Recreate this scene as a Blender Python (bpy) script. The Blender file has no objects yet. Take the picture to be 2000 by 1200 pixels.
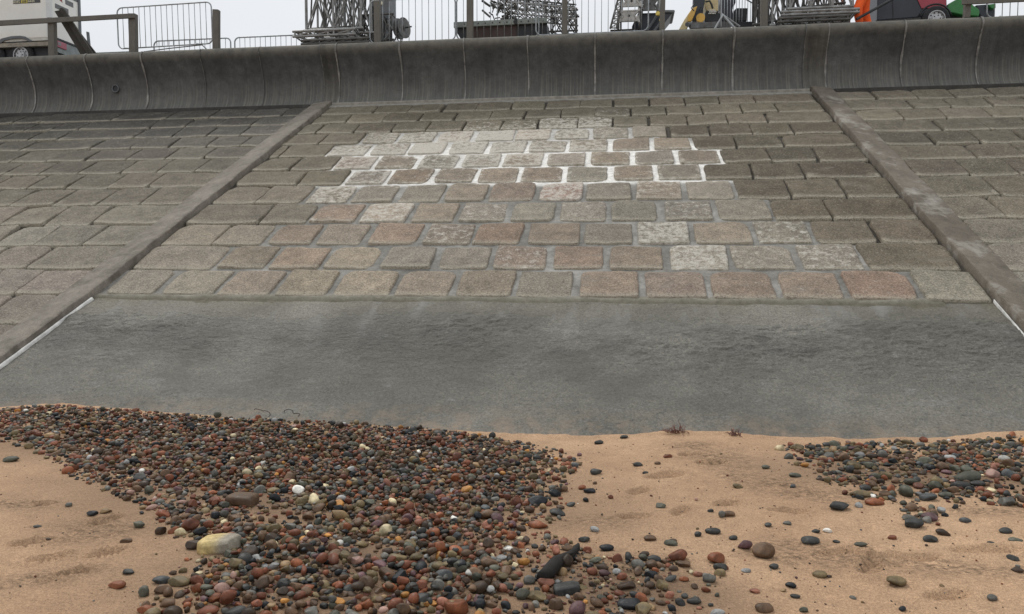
import bpy, math, random
import numpy as np
from mathutils import Matrix, Vector
random.seed(7); rng = np.random.default_rng(11)
sc = bpy.context.scene
col = sc.collection

# ------------------------------------------------------------------ camera
F, H = 1500.0, 1.6                        # focal length in photo pixels (2000 wide), eye height
TH, PT = math.radians(8.08), math.atan(92 / 1500)
FW = np.array([-math.sin(TH) * math.cos(PT), math.cos(TH) * math.cos(PT), -math.sin(PT)])
RT = np.array([math.cos(TH), math.sin(TH), 0.0]); UP = np.cross(RT, FW)
CAM = np.array([0, 0, H])
cd = bpy.data.cameras.new('camera'); cam = bpy.data.objects.new('camera', cd); col.objects.link(cam)
cd.sensor_width = 36; cd.lens = 27.0; cd.clip_end = 2000; cd.clip_start = 0.05
cam.matrix_world = Matrix(((RT[0], UP[0], -FW[0], 0), (RT[1], UP[1], -FW[1], 0), (RT[2], UP[2], -FW[2], H), (0, 0, 0, 1)))
sc.camera = cam
# ------------------------------------------------------------------ overcast sky and soft sun
SUN_EL, SUN_AZ = math.radians(52), math.radians(325)
w = bpy.data.worlds.new('World'); sc.world = w; w.use_nodes = True
nt = w.node_tree; bg = nt.nodes['Background']
sky = nt.nodes.new('ShaderNodeTexSky'); sky.sky_type = 'NISHITA'; sky.sun_disc = False
sky.sun_elevation = SUN_EL; sky.sun_rotation = SUN_AZ
hs = nt.nodes.new('ShaderNodeHueSaturation'); hs.inputs['Saturation'].default_value = 0.25
mx = nt.nodes.new('ShaderNodeMix'); mx.data_type = 'RGBA'; mx.inputs[0].default_value = 0.9
mx.inputs[7].default_value = (7.45, 7.65, 7.95, 1)     # the cloud layer
nt.links.new(sky.outputs[0], hs.inputs['Color']); nt.links.new(hs.outputs[0], mx.inputs[6])
tcw = nt.nodes.new('ShaderNodeTexCoord'); sx_ = nt.nodes.new('ShaderNodeSeparateXYZ'); nt.links.new(tcw.outputs['Generated'], sx_.inputs[0])
mr = nt.nodes.new('ShaderNodeMapRange'); nt.links.new(sx_.outputs[2], mr.inputs[0])
for i_, v_ in enumerate((0., 1., .86, 1.42)): mr.inputs[i_ + 1].default_value = v_       # overcast: brighter towards the zenith
cn = nt.nodes.new('ShaderNodeTexNoise'); cn.inputs['Scale'].default_value = 2.2; cn.inputs['Detail'].default_value = 4; nt.links.new(tcw.outputs['Generated'], cn.inputs['Vector'])
mc = nt.nodes.new('ShaderNodeMapRange'); nt.links.new(cn.outputs['Fac'], mc.inputs[0])
for i_, v_ in enumerate((.3, .7, .96, 1.05)): mc.inputs[i_ + 1].default_value = v_
mm_ = nt.nodes.new('ShaderNodeMath'); mm_.operation = 'MULTIPLY'; nt.links.new(mr.outputs[0], mm_.inputs[0]); nt.links.new(mc.outputs[0], mm_.inputs[1])
mg = nt.nodes.new('ShaderNodeMix'); mg.data_type = 'RGBA'; mg.blend_type = 'MULTIPLY'; mg.inputs[0].default_value = 1
nt.links.new(mx.outputs[2], mg.inputs[6]); nt.links.new(mm_.outputs[0], mg.inputs[7])
nt.links.new(mg.outputs[2], bg.inputs['Color']); bg.inputs['Strength'].default_value = 0.1
sd = bpy.data.lights.new('sun', 'SUN'); sd.energy = 1.5; sd.angle = math.radians(14); sd.color = (1, .96, .9)
so = bpy.data.objects.new('sun', sd); col.objects.link(so)
dvec = Vector((math.sin(SUN_AZ) * math.cos(SUN_EL), math.cos(SUN_AZ) * math.cos(SUN_EL), math.sin(SUN_EL)))
so.rotation_euler = dvec.to_track_quat('Z', 'Y').to_euler()
sc.view_settings.view_transform = 'Standard'; sc.view_settings.look = 'None'
sc.view_settings.exposure = 0.12; sc.view_settings.gamma = 1.0

# ------------------------------------------------------------------ helpers: rays, noise
def ray(x, y): return FW + RT * (x - 1000) / F + UP * (600 - y) / F
def at(x, y, V):
    r = ray(x, y); return CAM + r * (V / r[1])
V0 = 7.0                                   # toe of the slope; plane z = (v - V0)/2
def on_slope(x, y):
    r = ray(x, y); t = (-V0 / 2 - H) / (r[2] - r[1] / 2); return CAM + r * t
def project(p):
    d = np.asarray(p) - CAM; z = d @ FW
    return 1000 + F * (d @ RT) / z, 600 - F * (d @ UP) / z
NT = rng.random((256, 256))
def vn(x, y, s=0):
    x = np.asarray(x, float) + s * 17.3; y = np.asarray(y, float) + s * 9.7
    xi = np.floor(x).astype(int); yi = np.floor(y).astype(int); fx = x - xi; fy = y - yi
    fx = fx * fx * (3 - 2 * fx); fy = fy * fy * (3 - 2 * fy)
    g = lambda i, j: NT[i & 255, j & 255]
    return (g(xi, yi) * (1 - fx) + g(xi + 1, yi) * fx) * (1 - fy) + (g(xi, yi + 1) * (1 - fx) + g(xi + 1, yi + 1) * fx) * fy
def fbm(x, y, s=0, o=4):
    r = 0; a = .5
    for k in range(o): r = r + a * (vn(x * 2 ** k, y * 2 ** k, s + k * 3) - .5); a *= .5
    return r
def sst(a, b, x):
    t = np.clip((np.asarray(x, float) - a) / (b - a), 0, 1); return t * t * (3 - 2 * t)

# ------------------------------------------------------------------ helpers: materials
def new_mat(name, rough=.8, spec=.3, metal=0):
    m = bpy.data.materials.new(name); m.use_nodes = True
    b = m.node_tree.nodes['Principled BSDF']
    b.inputs['Roughness'].default_value = rough; b.inputs['Specular IOR Level'].default_value = spec
    b.inputs['Metallic'].default_value = metal
    return m, m.node_tree, b
class G:
    """small node-graph writer"""
    def __init__(s, t): s.t = t; s.tc = t.nodes.new('ShaderNodeTexCoord')
    def n(s, k, **kw):
        n = s.t.nodes.new(k)
        for a, v in kw.items(): setattr(n, a, v)
        return n
    def l(s, a, b): s.t.links.new(a, b)
    def noise(s, scale, detail=4, rough=.6, stretch=None, dist=0):
        n = s.n('ShaderNodeTexNoise'); n.inputs['Scale'].default_value = scale
        n.inputs['Detail'].default_value = detail; n.inputs['Roughness'].default_value = rough; n.inputs['Distortion'].default_value = dist
        src = s.tc.outputs['Object']
        if stretch:
            mp = s.n('ShaderNodeMapping'); mp.inputs['Scale'].default_value = stretch; s.l(src, mp.inputs[0]); src = mp.outputs[0]
        s.l(src, n.inputs['Vector']); return n.outputs['Fac']
    def rng(s, v, a, b, c=0., d=1.):
        n = s.n('ShaderNodeMapRange'); s.l(v, n.inputs[0])
        for i, x in enumerate((a, b, c, d)): n.inputs[i + 1].default_value = x
        return n.outputs[0]
    def math(s, op, a, b=None):
        n = s.n('ShaderNodeMath', operation=op)
        for i, v in enumerate((a, b)):
            if v is None: continue
            if isinstance(v, (int, float)): n.inputs[i].default_value = v
            else: s.l(v, n.inputs[i])
        return n.outputs[0]
    def mix(s, f, a, b, bt='MIX'):
        n = s.n('ShaderNodeMix', data_type='RGBA', blend_type=bt)
        for i, v in ((0, f), (6, a), (7, b)):
            if isinstance(v, (int, float)): n.inputs[i].default_value = v
            elif isinstance(v, tuple): n.inputs[i].default_value = (*v, 1)
            else: s.l(v, n.inputs[i])
        return n.outputs[2]
    def attr(s, name, fac=False):
        n = s.n('ShaderNodeAttribute'); n.attribute_name = name; return n.outputs['Fac' if fac else 'Color']
    def sep(s):
        n = s.n('ShaderNodeSeparateXYZ'); s.l(s.tc.outputs['Object'], n.inputs[0]); return n.outputs
    def bump(s, h, b, strength=.5, dist=.01, chain=None):
        n = s.n('ShaderNodeBump'); n.inputs['Strength'].default_value = strength; n.inputs['Distance'].default_value = dist
        s.l(h, n.inputs['Height'])
        if chain: s.l(chain, n.inputs['Normal'])
        if b: s.l(n.outputs[0], b.inputs['Normal'])
        return n.outputs[0]
def plain(name, c, rough=.6, spec=.4, metal=0, var=.25, scale=6, dirt=None):
    m, t, b = new_mat(name, rough, spec, metal); g = G(t)
    n = g.noise(scale, 5); n2 = g.noise(scale * 9, 3)
    k = g.math('ADD', g.rng(n, .3, .7, 1 - var, 1 + var), g.rng(n2, .3, .7, -var * .4, var * .4))
    c2 = g.mix(1.0, c, k, 'MULTIPLY')
    if dirt: c2 = g.mix(g.rng(g.noise(scale * .7, 6, .7), .5, .72, 0, .7), c2, dirt)
    g.l(c2, b.inputs['Base Color']); g.bump(n2, b, .15, .005); return m

MT = {}
MT['galv'] = plain('galvanised_steel', (.30, .32, .33), .45, .5, .5, .3, 8)
MT['galv_dark'] = plain('weathered_steel', (.13, .135, .135), .55, .4, .3, .4, 9, (.09, .06, .04))
MT['alu'] = plain('lattice_tube', (.24, .245, .24), .5, .5, .35, .35, 7, (.11, .10, .085))
MT['alu_dark'] = plain('dark_lattice_tube', (.085, .085, .08), .6, .4, .2, .4, 7)
MT['plate'] = plain('pale_steel_plate', (.42, .42, .40), .55, .4, .2, .25, 9, (.2, .19, .17))
MT['beam'] = plain('grey_green_beam', (.22, .25, .23), .6, .4, .1, .25, 6, (.15, .13, .1))
MT['black'] = plain('black_steel', (.018, .02, .023), .5, .4, 0, .3, 6)
MT['navy'] = plain('navy_paint', (.02, .025, .036), .4, .5, 0, .15, 3)
MT['brownbox'] = plain('brown_steel', (.07, .05, .045), .7, .3, 0, .25, 5)
MT['red'] = plain('red_paint', (.30, .035, .055), .35, .5, 0, .12, 3)
MT['green'] = plain('green_paint', (.035, .20, .05), .4, .5, 0, .15, 4, (.03, .12, .04))
MT['yellow'] = plain('yellow_paint', (.60, .36, .06), .45, .5, 0, .2, 4, (.4, .3, .15))
MT['paleyellow'] = plain('faded_yellow_paint', (.60, .50, .28), .5, .4, 0, .2, 5, (.35, .28, .17))
MT['white'] = plain('white_panel', (.72, .72, .68), .35, .5, 0, .05, 1.2, (.62, .61, .56))
MT['greypl'] = plain('grey_plastic', (.12, .13, .14), .6, .4, 0, .2, 4)
MT['sill'] = plain('dirty_sill', (.27, .25, .21), .7, .3, 0, .3, 5, (.16, .13, .1))
MT['rubber'] = plain('rubber', (.03, .031, .034), .8, .25, 0, .3, 9)
MT['rim'] = plain('steel_rim', (.45, .46, .47), .4, .5, .4, .2, 9)
MT['orange'] = plain('orange_workwear', (.85, .13, .03), .75, .2, 0, .15, 7)
MT['reflect'] = plain('reflective_tape', (.6, .6, .58), .4, .5, 0, .1, 8)
MT['skin'] = plain('skin', (.5, .28, .2), .55, .4, 0, .05, 8)
MT['hair'] = plain('hair', (.05, .03, .02), .7, .3, 0, .3, 20)
MT['boot'] = plain('boot_leather', (.05, .04, .03), .6, .3, 0, .2, 10)
MT['lens_red'] = plain('red_lens', (.30, .06, .09), .25, .6, 0, .1, 10)
MT['lens_orange'] = plain('orange_lens', (.6, .22, .12), .25, .6, 0, .1, 10)
MT['lens_yellow'] = plain('yellow_lens', (.75, .6, .12), .25, .6, 0, .1, 10)
MT['plate_yellow'] = plain('yellow_sign', (.55, .47, .09), .5, .4, 0, .1, 5)
MT['ink'] = plain('dark_print', (.06, .06, .06), .5, .4, 0, .1, 8)
MT['greyink'] = plain('grey_print', (.13, .135, .14), .5, .4, 0, .2, 30)
MT['redink'] = plain('red_print', (.28, .05, .05), .5, .4, 0, .1, 8)
MT['paper'] = plain('pale_print', (.62, .60, .45), .5, .4, 0, .1, 8)
MT['joint'] = plain('pale_joint_mastic', (.21, .207, .195), .8, .2, 0, .5, 5, (.075, .076, .073))
MT['joint_faint'] = plain('faint_joint_mastic', (.12, .12, .115), .8, .2, 0, .35, 9, (.08, .08, .078))
MT['sealant'] = plain('white_sealant', (.66, .66, .63), .7, .3, 0, .2, 9, (.28, .27, .25))
MT['weed_red'] = plain('red_seaweed', (.17, .085, .07), .7, .3, 0, .3, 20)
MT['drift'] = plain('charred_driftwood', (.016, .014, .012), .8, .25, 0, .4, 25)
MT['twig'] = plain('twig', (.06, .05, .045), .8, .2)
def wood(name, c1, c2):
    m, t, b = new_mat(name, .85, .2); g = G(t)
    gr = g.noise(14, 6, .65, (6, 6, .6), .4); bl = g.noise(3, 4)
    g.l(g.mix(g.rng(bl, .35, .7), g.mix(g.rng(gr, .3, .7), c1, c2), (.15, .142, .125)) if name != 'dark_timber' else g.mix(g.rng(gr, .3, .7), c1, c2), b.inputs['Base Color'])
    g.bump(gr, b, .4, .01); return m
MT['timber'] = wood('weathered_timber', (.085, .08, .07), (.17, .163, .146))
MT['darktimber'] = wood('dark_timber', (.030, .029, .026), (.072, .068, .060))

def concrete(name, base, alt, streak=0, stain=None):
    m, t, b = new_mat(name, .85, .25); g = G(t)
    big = g.noise(.8, 5, .6); mid = g.noise(5, 6, .7); fine = g.noise(60, 3, .7); grit = g.noise(170, 2, .8)
    c = g.mix(g.rng(big, .36, .64), base, alt)
    c = g.mix(1., c, g.rng(mid, .28, .72, .68, 1.32), 'MULTIPLY'); c = g.mix(1., c, g.rng(fine, .3, .7, .75, 1.25), 'MULTIPLY')
    if streak:
        st = g.noise(5, 5, .7, (1.6, .05, .12)); c = g.mix(1., c, g.rng(st, .3, .7, 1 - streak, 1 + streak), 'MULTIPLY')
        s2 = g.noise(9, 4, .7, (3.2, .03, .06))
        z = g.sep()[2]; low = g.rng(z, 6.0, 5.3)
        f = g.math('MULTIPLY', g.rng(s2, .48, .66, 0, .8), low)
        c = g.mix(f, c, (.23, .22, .19)); c = g.mix(g.math('MULTIPLY', low, .35), c, (.17, .165, .145))
        hi = g.rng(z, 6.36, 6.56); c = g.mix(g.math('MULTIPLY', hi, g.rng(mid, .3, .6, .35, .95)), c, (.165, .155, .13))  # crest coloured paler, painting in the light on its upturned curve
    if stain: c = g.mix(g.rng(g.noise(2.2, 6, .7), .52, .68, 0, .8), c, stain)
    g.l(c, b.inputs['Base Color'])
    n1 = g.bump(mid, None, .35, .02); g.bump(grit, b, .5, .004, n1); return m
MT['wall'] = concrete('sea_wall_concrete', (.062, .065, .065), (.092, .095, .094), .11)
MT['pilaster'] = concrete('pilaster_concrete', (.06, .06, .056), (.08, .078, .07), .3)
MT['rib'] = concrete('rib_concrete', (.145, .127, .103), (.205, .183, .153), 0, (.09, .08, .062))
MT['ribr'] = concrete('lichen_rib_concrete', (.115, .098, .076), (.175, .152, .122), 0, (.34, .32, .28))
MT['toe'] = concrete('toe_concrete', (.045, .044, .04), (.07, .068, .062))
MT['prom'] = concrete('promenade_concrete', (.22, .21, .2), (.28, .27, .26))

def apron_mat():
    m, t, b = new_mat('fresh_apron_concrete', .72, .25); g = G(t)
    big = g.noise(.45, 4, .6, (1, 1.3, 1.3)); big2 = g.noise(1.1, 6, .7, (1, 1.15, 1.15)); fine = g.noise(62, 4, .85); grit = g.noise(34, 3, .7)
    y = g.sep()[1]
    c = g.mix(g.rng(big, .38, .62), (.104, .100, .084), (.196, .187, .160))
    c = g.mix(g.rng(big2, .4, .7), c, (.135, .128, .107))
    top = g.math('MULTIPLY', g.rng(y, 8.75, 9.22), g.rng(big2, .3, .65, .15, .8)); c = g.mix(top, c, (.15, .135, .10))
    # damp trowelled band across the middle of the slab
    band = g.math('MULTIPLY', g.math('MULTIPLY', g.rng(y, 8.0, 8.3), g.rng(y, 8.95, 8.6)), g.rng(big2, .42, .62, 0, .55)); c = g.mix(band, c, (.085, .083, .077))
    c = g.mix(g.rng(g.noise(2.6, 7, .75, (1, 2, 2)), .58, .72, 0, .6), c, (.23, .23, .222))
    c = g.mix(1., c, g.rng(fine, .3, .7, .5, 1.5), 'MULTIPLY'); c = g.mix(1., c, g.rng(grit, .3, .7, .75, 1.25), 'MULTIPLY')
    dk = g.math('MULTIPLY', g.rng(g.noise(.55, 5, .7, (1, 1.4, 1.4)), .47, .60), g.rng(big2, .35, .6, .2, .8)); c = g.mix(g.math('MULTIPLY', dk, .6), c, (.062, .060, .050))
    run = g.noise(2.4, 4, .6, (1., .3, .3)); c = g.mix(g.math('MULTIPLY', g.rng(run, .54, .70, 0, .55), g.rng(y, 8.3, 9.2)), c, (.24, .24, .225))
    film = g.math('MULTIPLY', g.rng(y, 7.42, 7.0), g.rng(g.noise(5, 6, .75), .44, .66)); c = g.mix(film, c, (.27, .20, .14))
    pit = g.noise(14, 5, .7, (1, 1.6, 1.6)); pm = g.math('MULTIPLY', g.rng(pit, .58, .66, 0, .8), g.rng(g.noise(.9, 3), .46, .58)); c = g.mix(pm, c, (.06, .058, .05))
    g.l(c, b.inputs['Base Color'])
    rip = g.noise(9, 5, .65, (1, 1.6, 1.6), .8); w = g.math('MULTIPLY', rip, g.math('MULTIPLY', g.rng(y, 7.7, 8.35), g.rng(y, 9.2, 8.7)))
    n1 = g.bump(w, None, .7, .06); n2 = g.bump(g.noise(22, 4, .7), None, .4, .02, n1); g.bump(fine, b, .6, .005, n2); return m
MT['apron'] = apron_mat()

def block_mat():
    m, t, b = new_mat('slope_block_stone', .85, .25); g = G(t)
    c = g.attr('Col'); mid = g.noise(5, 6, .75); fine = g.noise(48, 4, .85); grit = g.noise(34, 2, .6)
    c = g.mix(1., c, g.rng(mid, .28, .72, .66, 1.38), 'MULTIPLY'); c = g.mix(1., c, g.rng(fine, .32, .68, .30, 1.72), 'MULTIPLY')
    c = g.mix(g.rng(grit, .60, .72, 0, .55), c, (.36, .33, .27)); c = g.mix(g.rng(grit, .36, .25, 0, .6), c, (.05, .045, .04))
    big = g.noise(.5, 5, .7); c = g.mix(1., c, g.rng(big, .3, .7, .8, 1.2), 'MULTIPLY')
    sl = g.noise(1.6, 6, .7, (1, 2, 2)); c = g.mix(g.rng(sl, .56, .7, 0, .35), c, (.22, .2, .165))
    e = g.attr('edge', True); em = g.math('MULTIPLY', e, g.rng(fine, .36, .55, 0, 1)); c = g.mix(g.math('MULTIPLY', em, .8), c, (.36, .33, .26))
    wh = g.attr('white', True); pat = g.noise(11, 6, .75); wm = g.rng(g.math('ADD', wh, g.math('MULTIPLY', g.math('SUBTRACT', pat, .5), 3.0)), .38, .85, 0, .88)
    wm = g.math('MULTIPLY', wm, g.rng(fine, .35, .58, .35, 1)); c = g.mix(wm, c, (.55, .52, .455))
    g.l(c, b.inputs['Base Color'])
    n1 = g.bump(g.noise(18, 4, .7), None, .4, .02); g.bump(fine, b, .7, .008, n1); return m
MT['block'] = block_mat()
def mortar_mat():
    m, t, b = new_mat('slope_mortar', .9, .2); g = G(t)
    c = g.attr('Col'); n = g.noise(12, 5, .7); f = g.noise(90, 3, .7)
    c = g.mix(1., c, g.rng(n, .3, .7, .72, 1.25), 'MULTIPLY'); c = g.mix(1., c, g.rng(f, .3, .7, .8, 1.2), 'MULTIPLY')
    g.l(c, b.inputs['Base Color']); n1 = g.bump(n, None, .5, .02); g.bump(f, b, .5, .004, n1); return m
MT['mortar'] = mortar_mat()
def sand_mat():
    m, t, b = new_mat('beach_sand', .9, .2); g = G(t)
    big = g.noise(.7, 5, .6); mid = g.noise(6, 6, .7); f = g.noise(190, 3, .85); f2 = g.noise(75, 4, .75)
    c = g.mix(g.rng(big, .35, .65), (.36, .23, .139), (.455, .299, .184))
    c = g.mix(1., c, g.rng(mid, .3, .7, .85, 1.13), 'MULTIPLY'); c = g.mix(1., c, g.rng(f, .3, .7, .5, 1.5), 'MULTIPLY'); c = g.mix(1., c, g.rng(f2, .3, .7, .68, 1.32), 'MULTIPLY')
    d = g.math('MULTIPLY', g.attr('debris', True), g.rng(g.noise(22, 5, .75, (1, 2.2, 1)), .42, .62)); c = g.mix(d, c, (.12, .08, .05))
    damp_gap_shade = g.attr('damp_gap_shade', True); c = g.mix(g.math('MULTIPLY', damp_gap_shade, g.rng(mid, .3, .6, .6, .95)), c, (.105, .068, .044))  # wet sand tint, deepened to paint in the shade between packed stones
    c = g.mix(g.rng(g.noise(45, 2, .5), .73, .78), c, (.06, .04, .03))
    g.l(c, b.inputs['Base Color'])
    n1 = g.bump(g.noise(14, 5, .65), None, .5, .04); n2 = g.bump(f2, None, .6, .010, n1); g.bump(f, b, .4, .003, n2); return m
MT['sand'] = sand_mat()
def pebble_mat():
    m, t, b = new_mat('wet_pebble_stone', .5, .2); g = G(t)
    c = g.attr('Col'); n = g.noise(28, 5, .7); f = g.noise(260, 3, .8)
    c = g.mix(1., c, g.rng(n, .28, .72, .6, 1.4), 'MULTIPLY'); c = g.mix(1., c, g.rng(f, .3, .7, .65, 1.35), 'MULTIPLY')
    c = g.mix(g.rng(g.noise(70, 4, .7), .62, .75, 0, .4), c, (.3, .26, .2))
    g.l(c, b.inputs['Base Color']); g.l(g.rng(n, .3, .7, .32, .72), b.inputs['Roughness'])
    n1 = g.bump(n, None, .3, .01); g.bump(f, b, .35, .002, n1); return m
MT['pebble'] = pebble_mat()

# ------------------------------------------------------------------ helpers: meshes and objects
class MB:
    def __init__(s): s.v = []; s.f = []
    def add(s, vs, fs):
        o = len(s.v); s.v += [tuple(map(float, p)) for p in vs]; s.f += [tuple(i + o for i in f) for f in fs]; return s
    def box(s, lo, hi):
        (a, b, c), (d, e, f) = lo, hi
        return s.hexa([(a, b, c), (d, b, c), (d, e, c), (a, e, c), (a, b, f), (d, b, f), (d, e, f), (a, e, f)])
    def hexa(s, p): return s.add(p, [(0, 3, 2, 1), (4, 5, 6, 7), (0, 1, 5, 4), (1, 2, 6, 5), (2, 3, 7, 6), (3, 0, 4, 7)])
    def tube(s, p, q, r, n=8, r2=None):
        p, q = np.array(p, float), np.array(q, float); d = q - p; L = np.linalg.norm(d)
        if L < 1e-6: return s
        d /= L; a = np.cross(d, (0, 0, 1) if abs(d[2]) < .9 else (1, 0, 0)); a /= np.linalg.norm(a); b = np.cross(d, a)
        r2 = r if r2 is None else r2; vs = []
        for c, rr in ((p, r), (q, r2)):
            for k in range(n): t = 2 * math.pi * k / n; vs.append(c + (a * math.cos(t) + b * math.sin(t)) * rr)
        return s.add(vs, [(k, (k + 1) % n, n + (k + 1) % n, n + k) for k in range(n)] + [tuple(range(n - 1, -1, -1)), tuple(range(n, 2 * n))])
    def path(s, pts, r, n=8):
        pts = [np.array(p, float) for p in pts]; vs = []; N = len(pts)
        ref = None
        for i, p in enumerate(pts):
            d = pts[min(i + 1, N - 1)] - pts[max(i - 1, 0)]; d /= np.linalg.norm(d)
            if ref is None: ref = np.cross(d, (0, 1, .13)); 
            a = ref - d * (ref @ d); a /= np.linalg.norm(a); ref = a; b = np.cross(d, a)
            rr = r[i] if isinstance(r, (list, tuple)) else r
            for k in range(n): t = 2 * math.pi * k / n; vs.append(p + (a * math.cos(t) + b * math.sin(t)) * rr)
        fs = [(i * n + k, i * n + (k + 1) % n, (i + 1) * n + (k + 1) % n, (i + 1) * n + k) for i in range(N - 1) for k in range(n)]
        return s.add(vs, fs + [tuple(range(n - 1, -1, -1)), tuple(range((N - 1) * n, N * n))])
    def prism(s, px, V, depth):
        """polygon read off in the plane y = V, given real thickness along +y"""
        a = [at(x, y, V) for x, y in px]; n = len(a); b = [p + np.array((0, depth, 0)) for p in a]
        return s.add(a + b, [tuple(range(n)), tuple(range(2 * n - 1, n - 1, -1))] + [((k + 1) % n, k, n + k, n + (k + 1) % n) for k in range(n)])
    def disc(s, c, ax, r, th, n=28):
        c = np.array(c, float); ax = np.array(ax, float); return s.tube(c - ax * th / 2, c + ax * th / 2, r, n)
    def build(s, name, mat, parent=None, smooth=False, bevel=0):
        me = bpy.data.meshes.new(name); me.from_pydata(s.v, [], s.f); me.update()
        o = bpy.data.objects.new(name, me); col.objects.link(o)
        if mat: me.materials.append(mat)
        if parent: o.parent = parent; o.matrix_parent_inverse = parent.matrix_basis.inverted()
        if smooth: me.shade_smooth()
        if bevel:
            bv = o.modifiers.new('bevel', 'BEVEL'); bv.width = bevel; bv.segments = 2; bv.limit_method = 'ANGLE'
        return o
def tube_auto(o, ang=40):
    o.data.shade_smooth(); o.data.set_sharp_from_angle(angle=math.radians(ang)); return o
def tag(o, label=None, cat=None, group=None, kind=None):
    for k, v in (('label', label), ('category', cat), ('group', group), ('kind', kind)):
        if v: o[k] = v
    return o
def thing(name, loc, label, cat, group=None):
    o = bpy.data.objects.new(name, None); col.objects.link(o); o.location = tuple(float(c) for c in loc); o.empty_display_size = .2
    return tag(o, label, cat, group)
def big_mesh(name, V, faces, mat, parent=None, attrs=None, colr=None, smooth=True):
    """V (n,3) array, faces (m,k) array of one face size"""
    me = bpy.data.meshes.new(name); V = np.asarray(V, np.float32); faces = np.asarray(faces, np.int32); m, k = faces.shape
    me.vertices.add(len(V)); me.vertices.foreach_set('co', V.ravel())
    me.loops.add(m * k); me.loops.foreach_set('vertex_index', faces.ravel())
    me.polygons.add(m); me.polygons.foreach_set('loop_start', np.arange(0, m * k, k, dtype=np.int32))
    me.polygons.foreach_set('use_smooth', np.full(m, smooth)); me.update(calc_edges=True)
    if colr is not None:
        a = me.attributes.new('Col', 'FLOAT_COLOR', 'POINT'); c = np.ones((len(V), 4), np.float32); c[:, :3] = colr; a.data.foreach_set('color', c.ravel())
    for n, v in (attrs or {}).items():
        a = me.attributes.new(n, 'FLOAT', 'POINT'); a.data.foreach_set('value', np.asarray(v, np.float32).ravel())
    me.materials.append(mat); o = bpy.data.objects.new(name, me); col.objects.link(o)
    if parent: o.parent = parent; o.matrix_parent_inverse = parent.matrix_basis.inverted()
    return o
def grid_faces(nx, ny):
    i = np.arange(nx - 1)[None, :] + np.arange(ny - 1)[:, None] * nx; i = i.ravel()
    return np.stack([i, i + 1, i + 1 + nx, i + nx], 1)

# ================================================================== SLOPE
ROWV = [9.27, 9.95, 10.63, 11.33, 12.05, 12.79, 13.47, 14.15, 14.80, 15.44, 16.08, 16.69, 17.30]
NROW = 12
def rib_x(side, v):       # the bay edges (bottom of the ribs), read off the photograph
    if side == 'L': return np.interp(v, [6, 7.82, 9.23, 10.56, 12.73, 17.64], [-7.06, -7.02, -6.90, -6.87, -6.84, -6.74])
    if side == 'LL': return rib_x('L', v) - .47
    if side == 'R': return np.interp(v, [6, 8.64, 9.35, 11.39, 13.55, 17.72], [4.20, 4.18, 4.17, 4.12, 4.07, 3.98])
    if side == 'RR': return rib_x('R', v) + .46
CENTRE = [
 (553, [323,437,548,655,775,889,1008,1127,1254,1384,1516,1645,1784]),
 (502, [436,536,641,745,852,962,1075,1185,1302,1425,1557,1685]),
 (457, [435,529,624,722,824,925,1025,1134,1242,1352,1474,1591,1711]),
 (416, [523,614,708,804,895,994,1088,1190,1291,1397,1509,1621]),
 (375, [521,607,694,780,869,955,1050,1142,1239,1338,1439,1544,1650]),
 (341, [596,682,763,848,932,1016,1104,1193,1281,1376,1471,1572]),
 (310, [586,663,742,821,901,982,1065,1149,1235,1320,1410,1506,1599]),
 (286, [565,652,730,803,876,953,1030,1109,1193,1274,1355,1441,1533]),
 (264, [570,640,714,782,855,927,1006,1080,1155,1233,1308,1387,1472,1555]),
 (244, [635,702,772,839,908,980,1050,1128,1198,1268,1344,1425,1505]),
 (225, [689,757,824,889,957,1023,1092,1162,1233,1303,1375,1454,1525]),
 (208, [740,805,868,931,999,1064,1132,1198,1268,1338,1408,1481])]
REPAIR = [(200,1815),(425,1692),(515,1598),(605,1515),(600,1446),(678,1386),(650,1418),(645,1362),(708,1290),(1050,1200),None,None]
LEFT = [(553,[51]),(500,[78]),(457,[97,189]),(416,[35,120,205]),(380,[55,136,216,298]),(352,[80,150,229,304]),(328,[97,169,245,316,389]),
        (303,[110,180,258,330,402]),(282,[60,190,262,335,405,470]),(262,[130,270,340,408,470]),(243,[170,300,365,425,490]),(228,[100,230,330,410,480,545])]
RIGHT = [(500,[]),(470,[]),(450,[]),(446,[1990]),(400,[]),(360,[1918]),(325,[1734,1934]),(294,[1845,1940]),(265,[1856,1950]),(241,[1777,1866,1962]),(220,[1797,1876,1964]),(200,[1722,1805,1885,1966])]
WHITE = {(2,8):.85,(1,8):.62,(3,2):.7,(3,1):.3,(4,1):.62,(4,6):.6,(4,0):.4,(4,8):.45,(2,4):.5,(2,10):.5,(1,10):.5,(1,9):.35,(3,4):.4,(3,6):.35,(3,8):.4,(6,0):.5,(7,1):.8,(7,2):.5,(7,3):.6,(7,4):.5,(7,0):.45,
         (6,1):.45,(6,3):.3,(6,4):.35,(6,5):.35,(5,1):.4,(8,2):.4,(8,3):.45,(8,4):.55,(8,5):.7,(8,6):.6,(8,7):.5,(8,8):.3,(9,6):.85,(9,7):.8,(9,5):.5,(9,4):.35,(10,7):.35,(7,5):.5,(7,6):.45,(7,7):.5,(1,5):.4}
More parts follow.
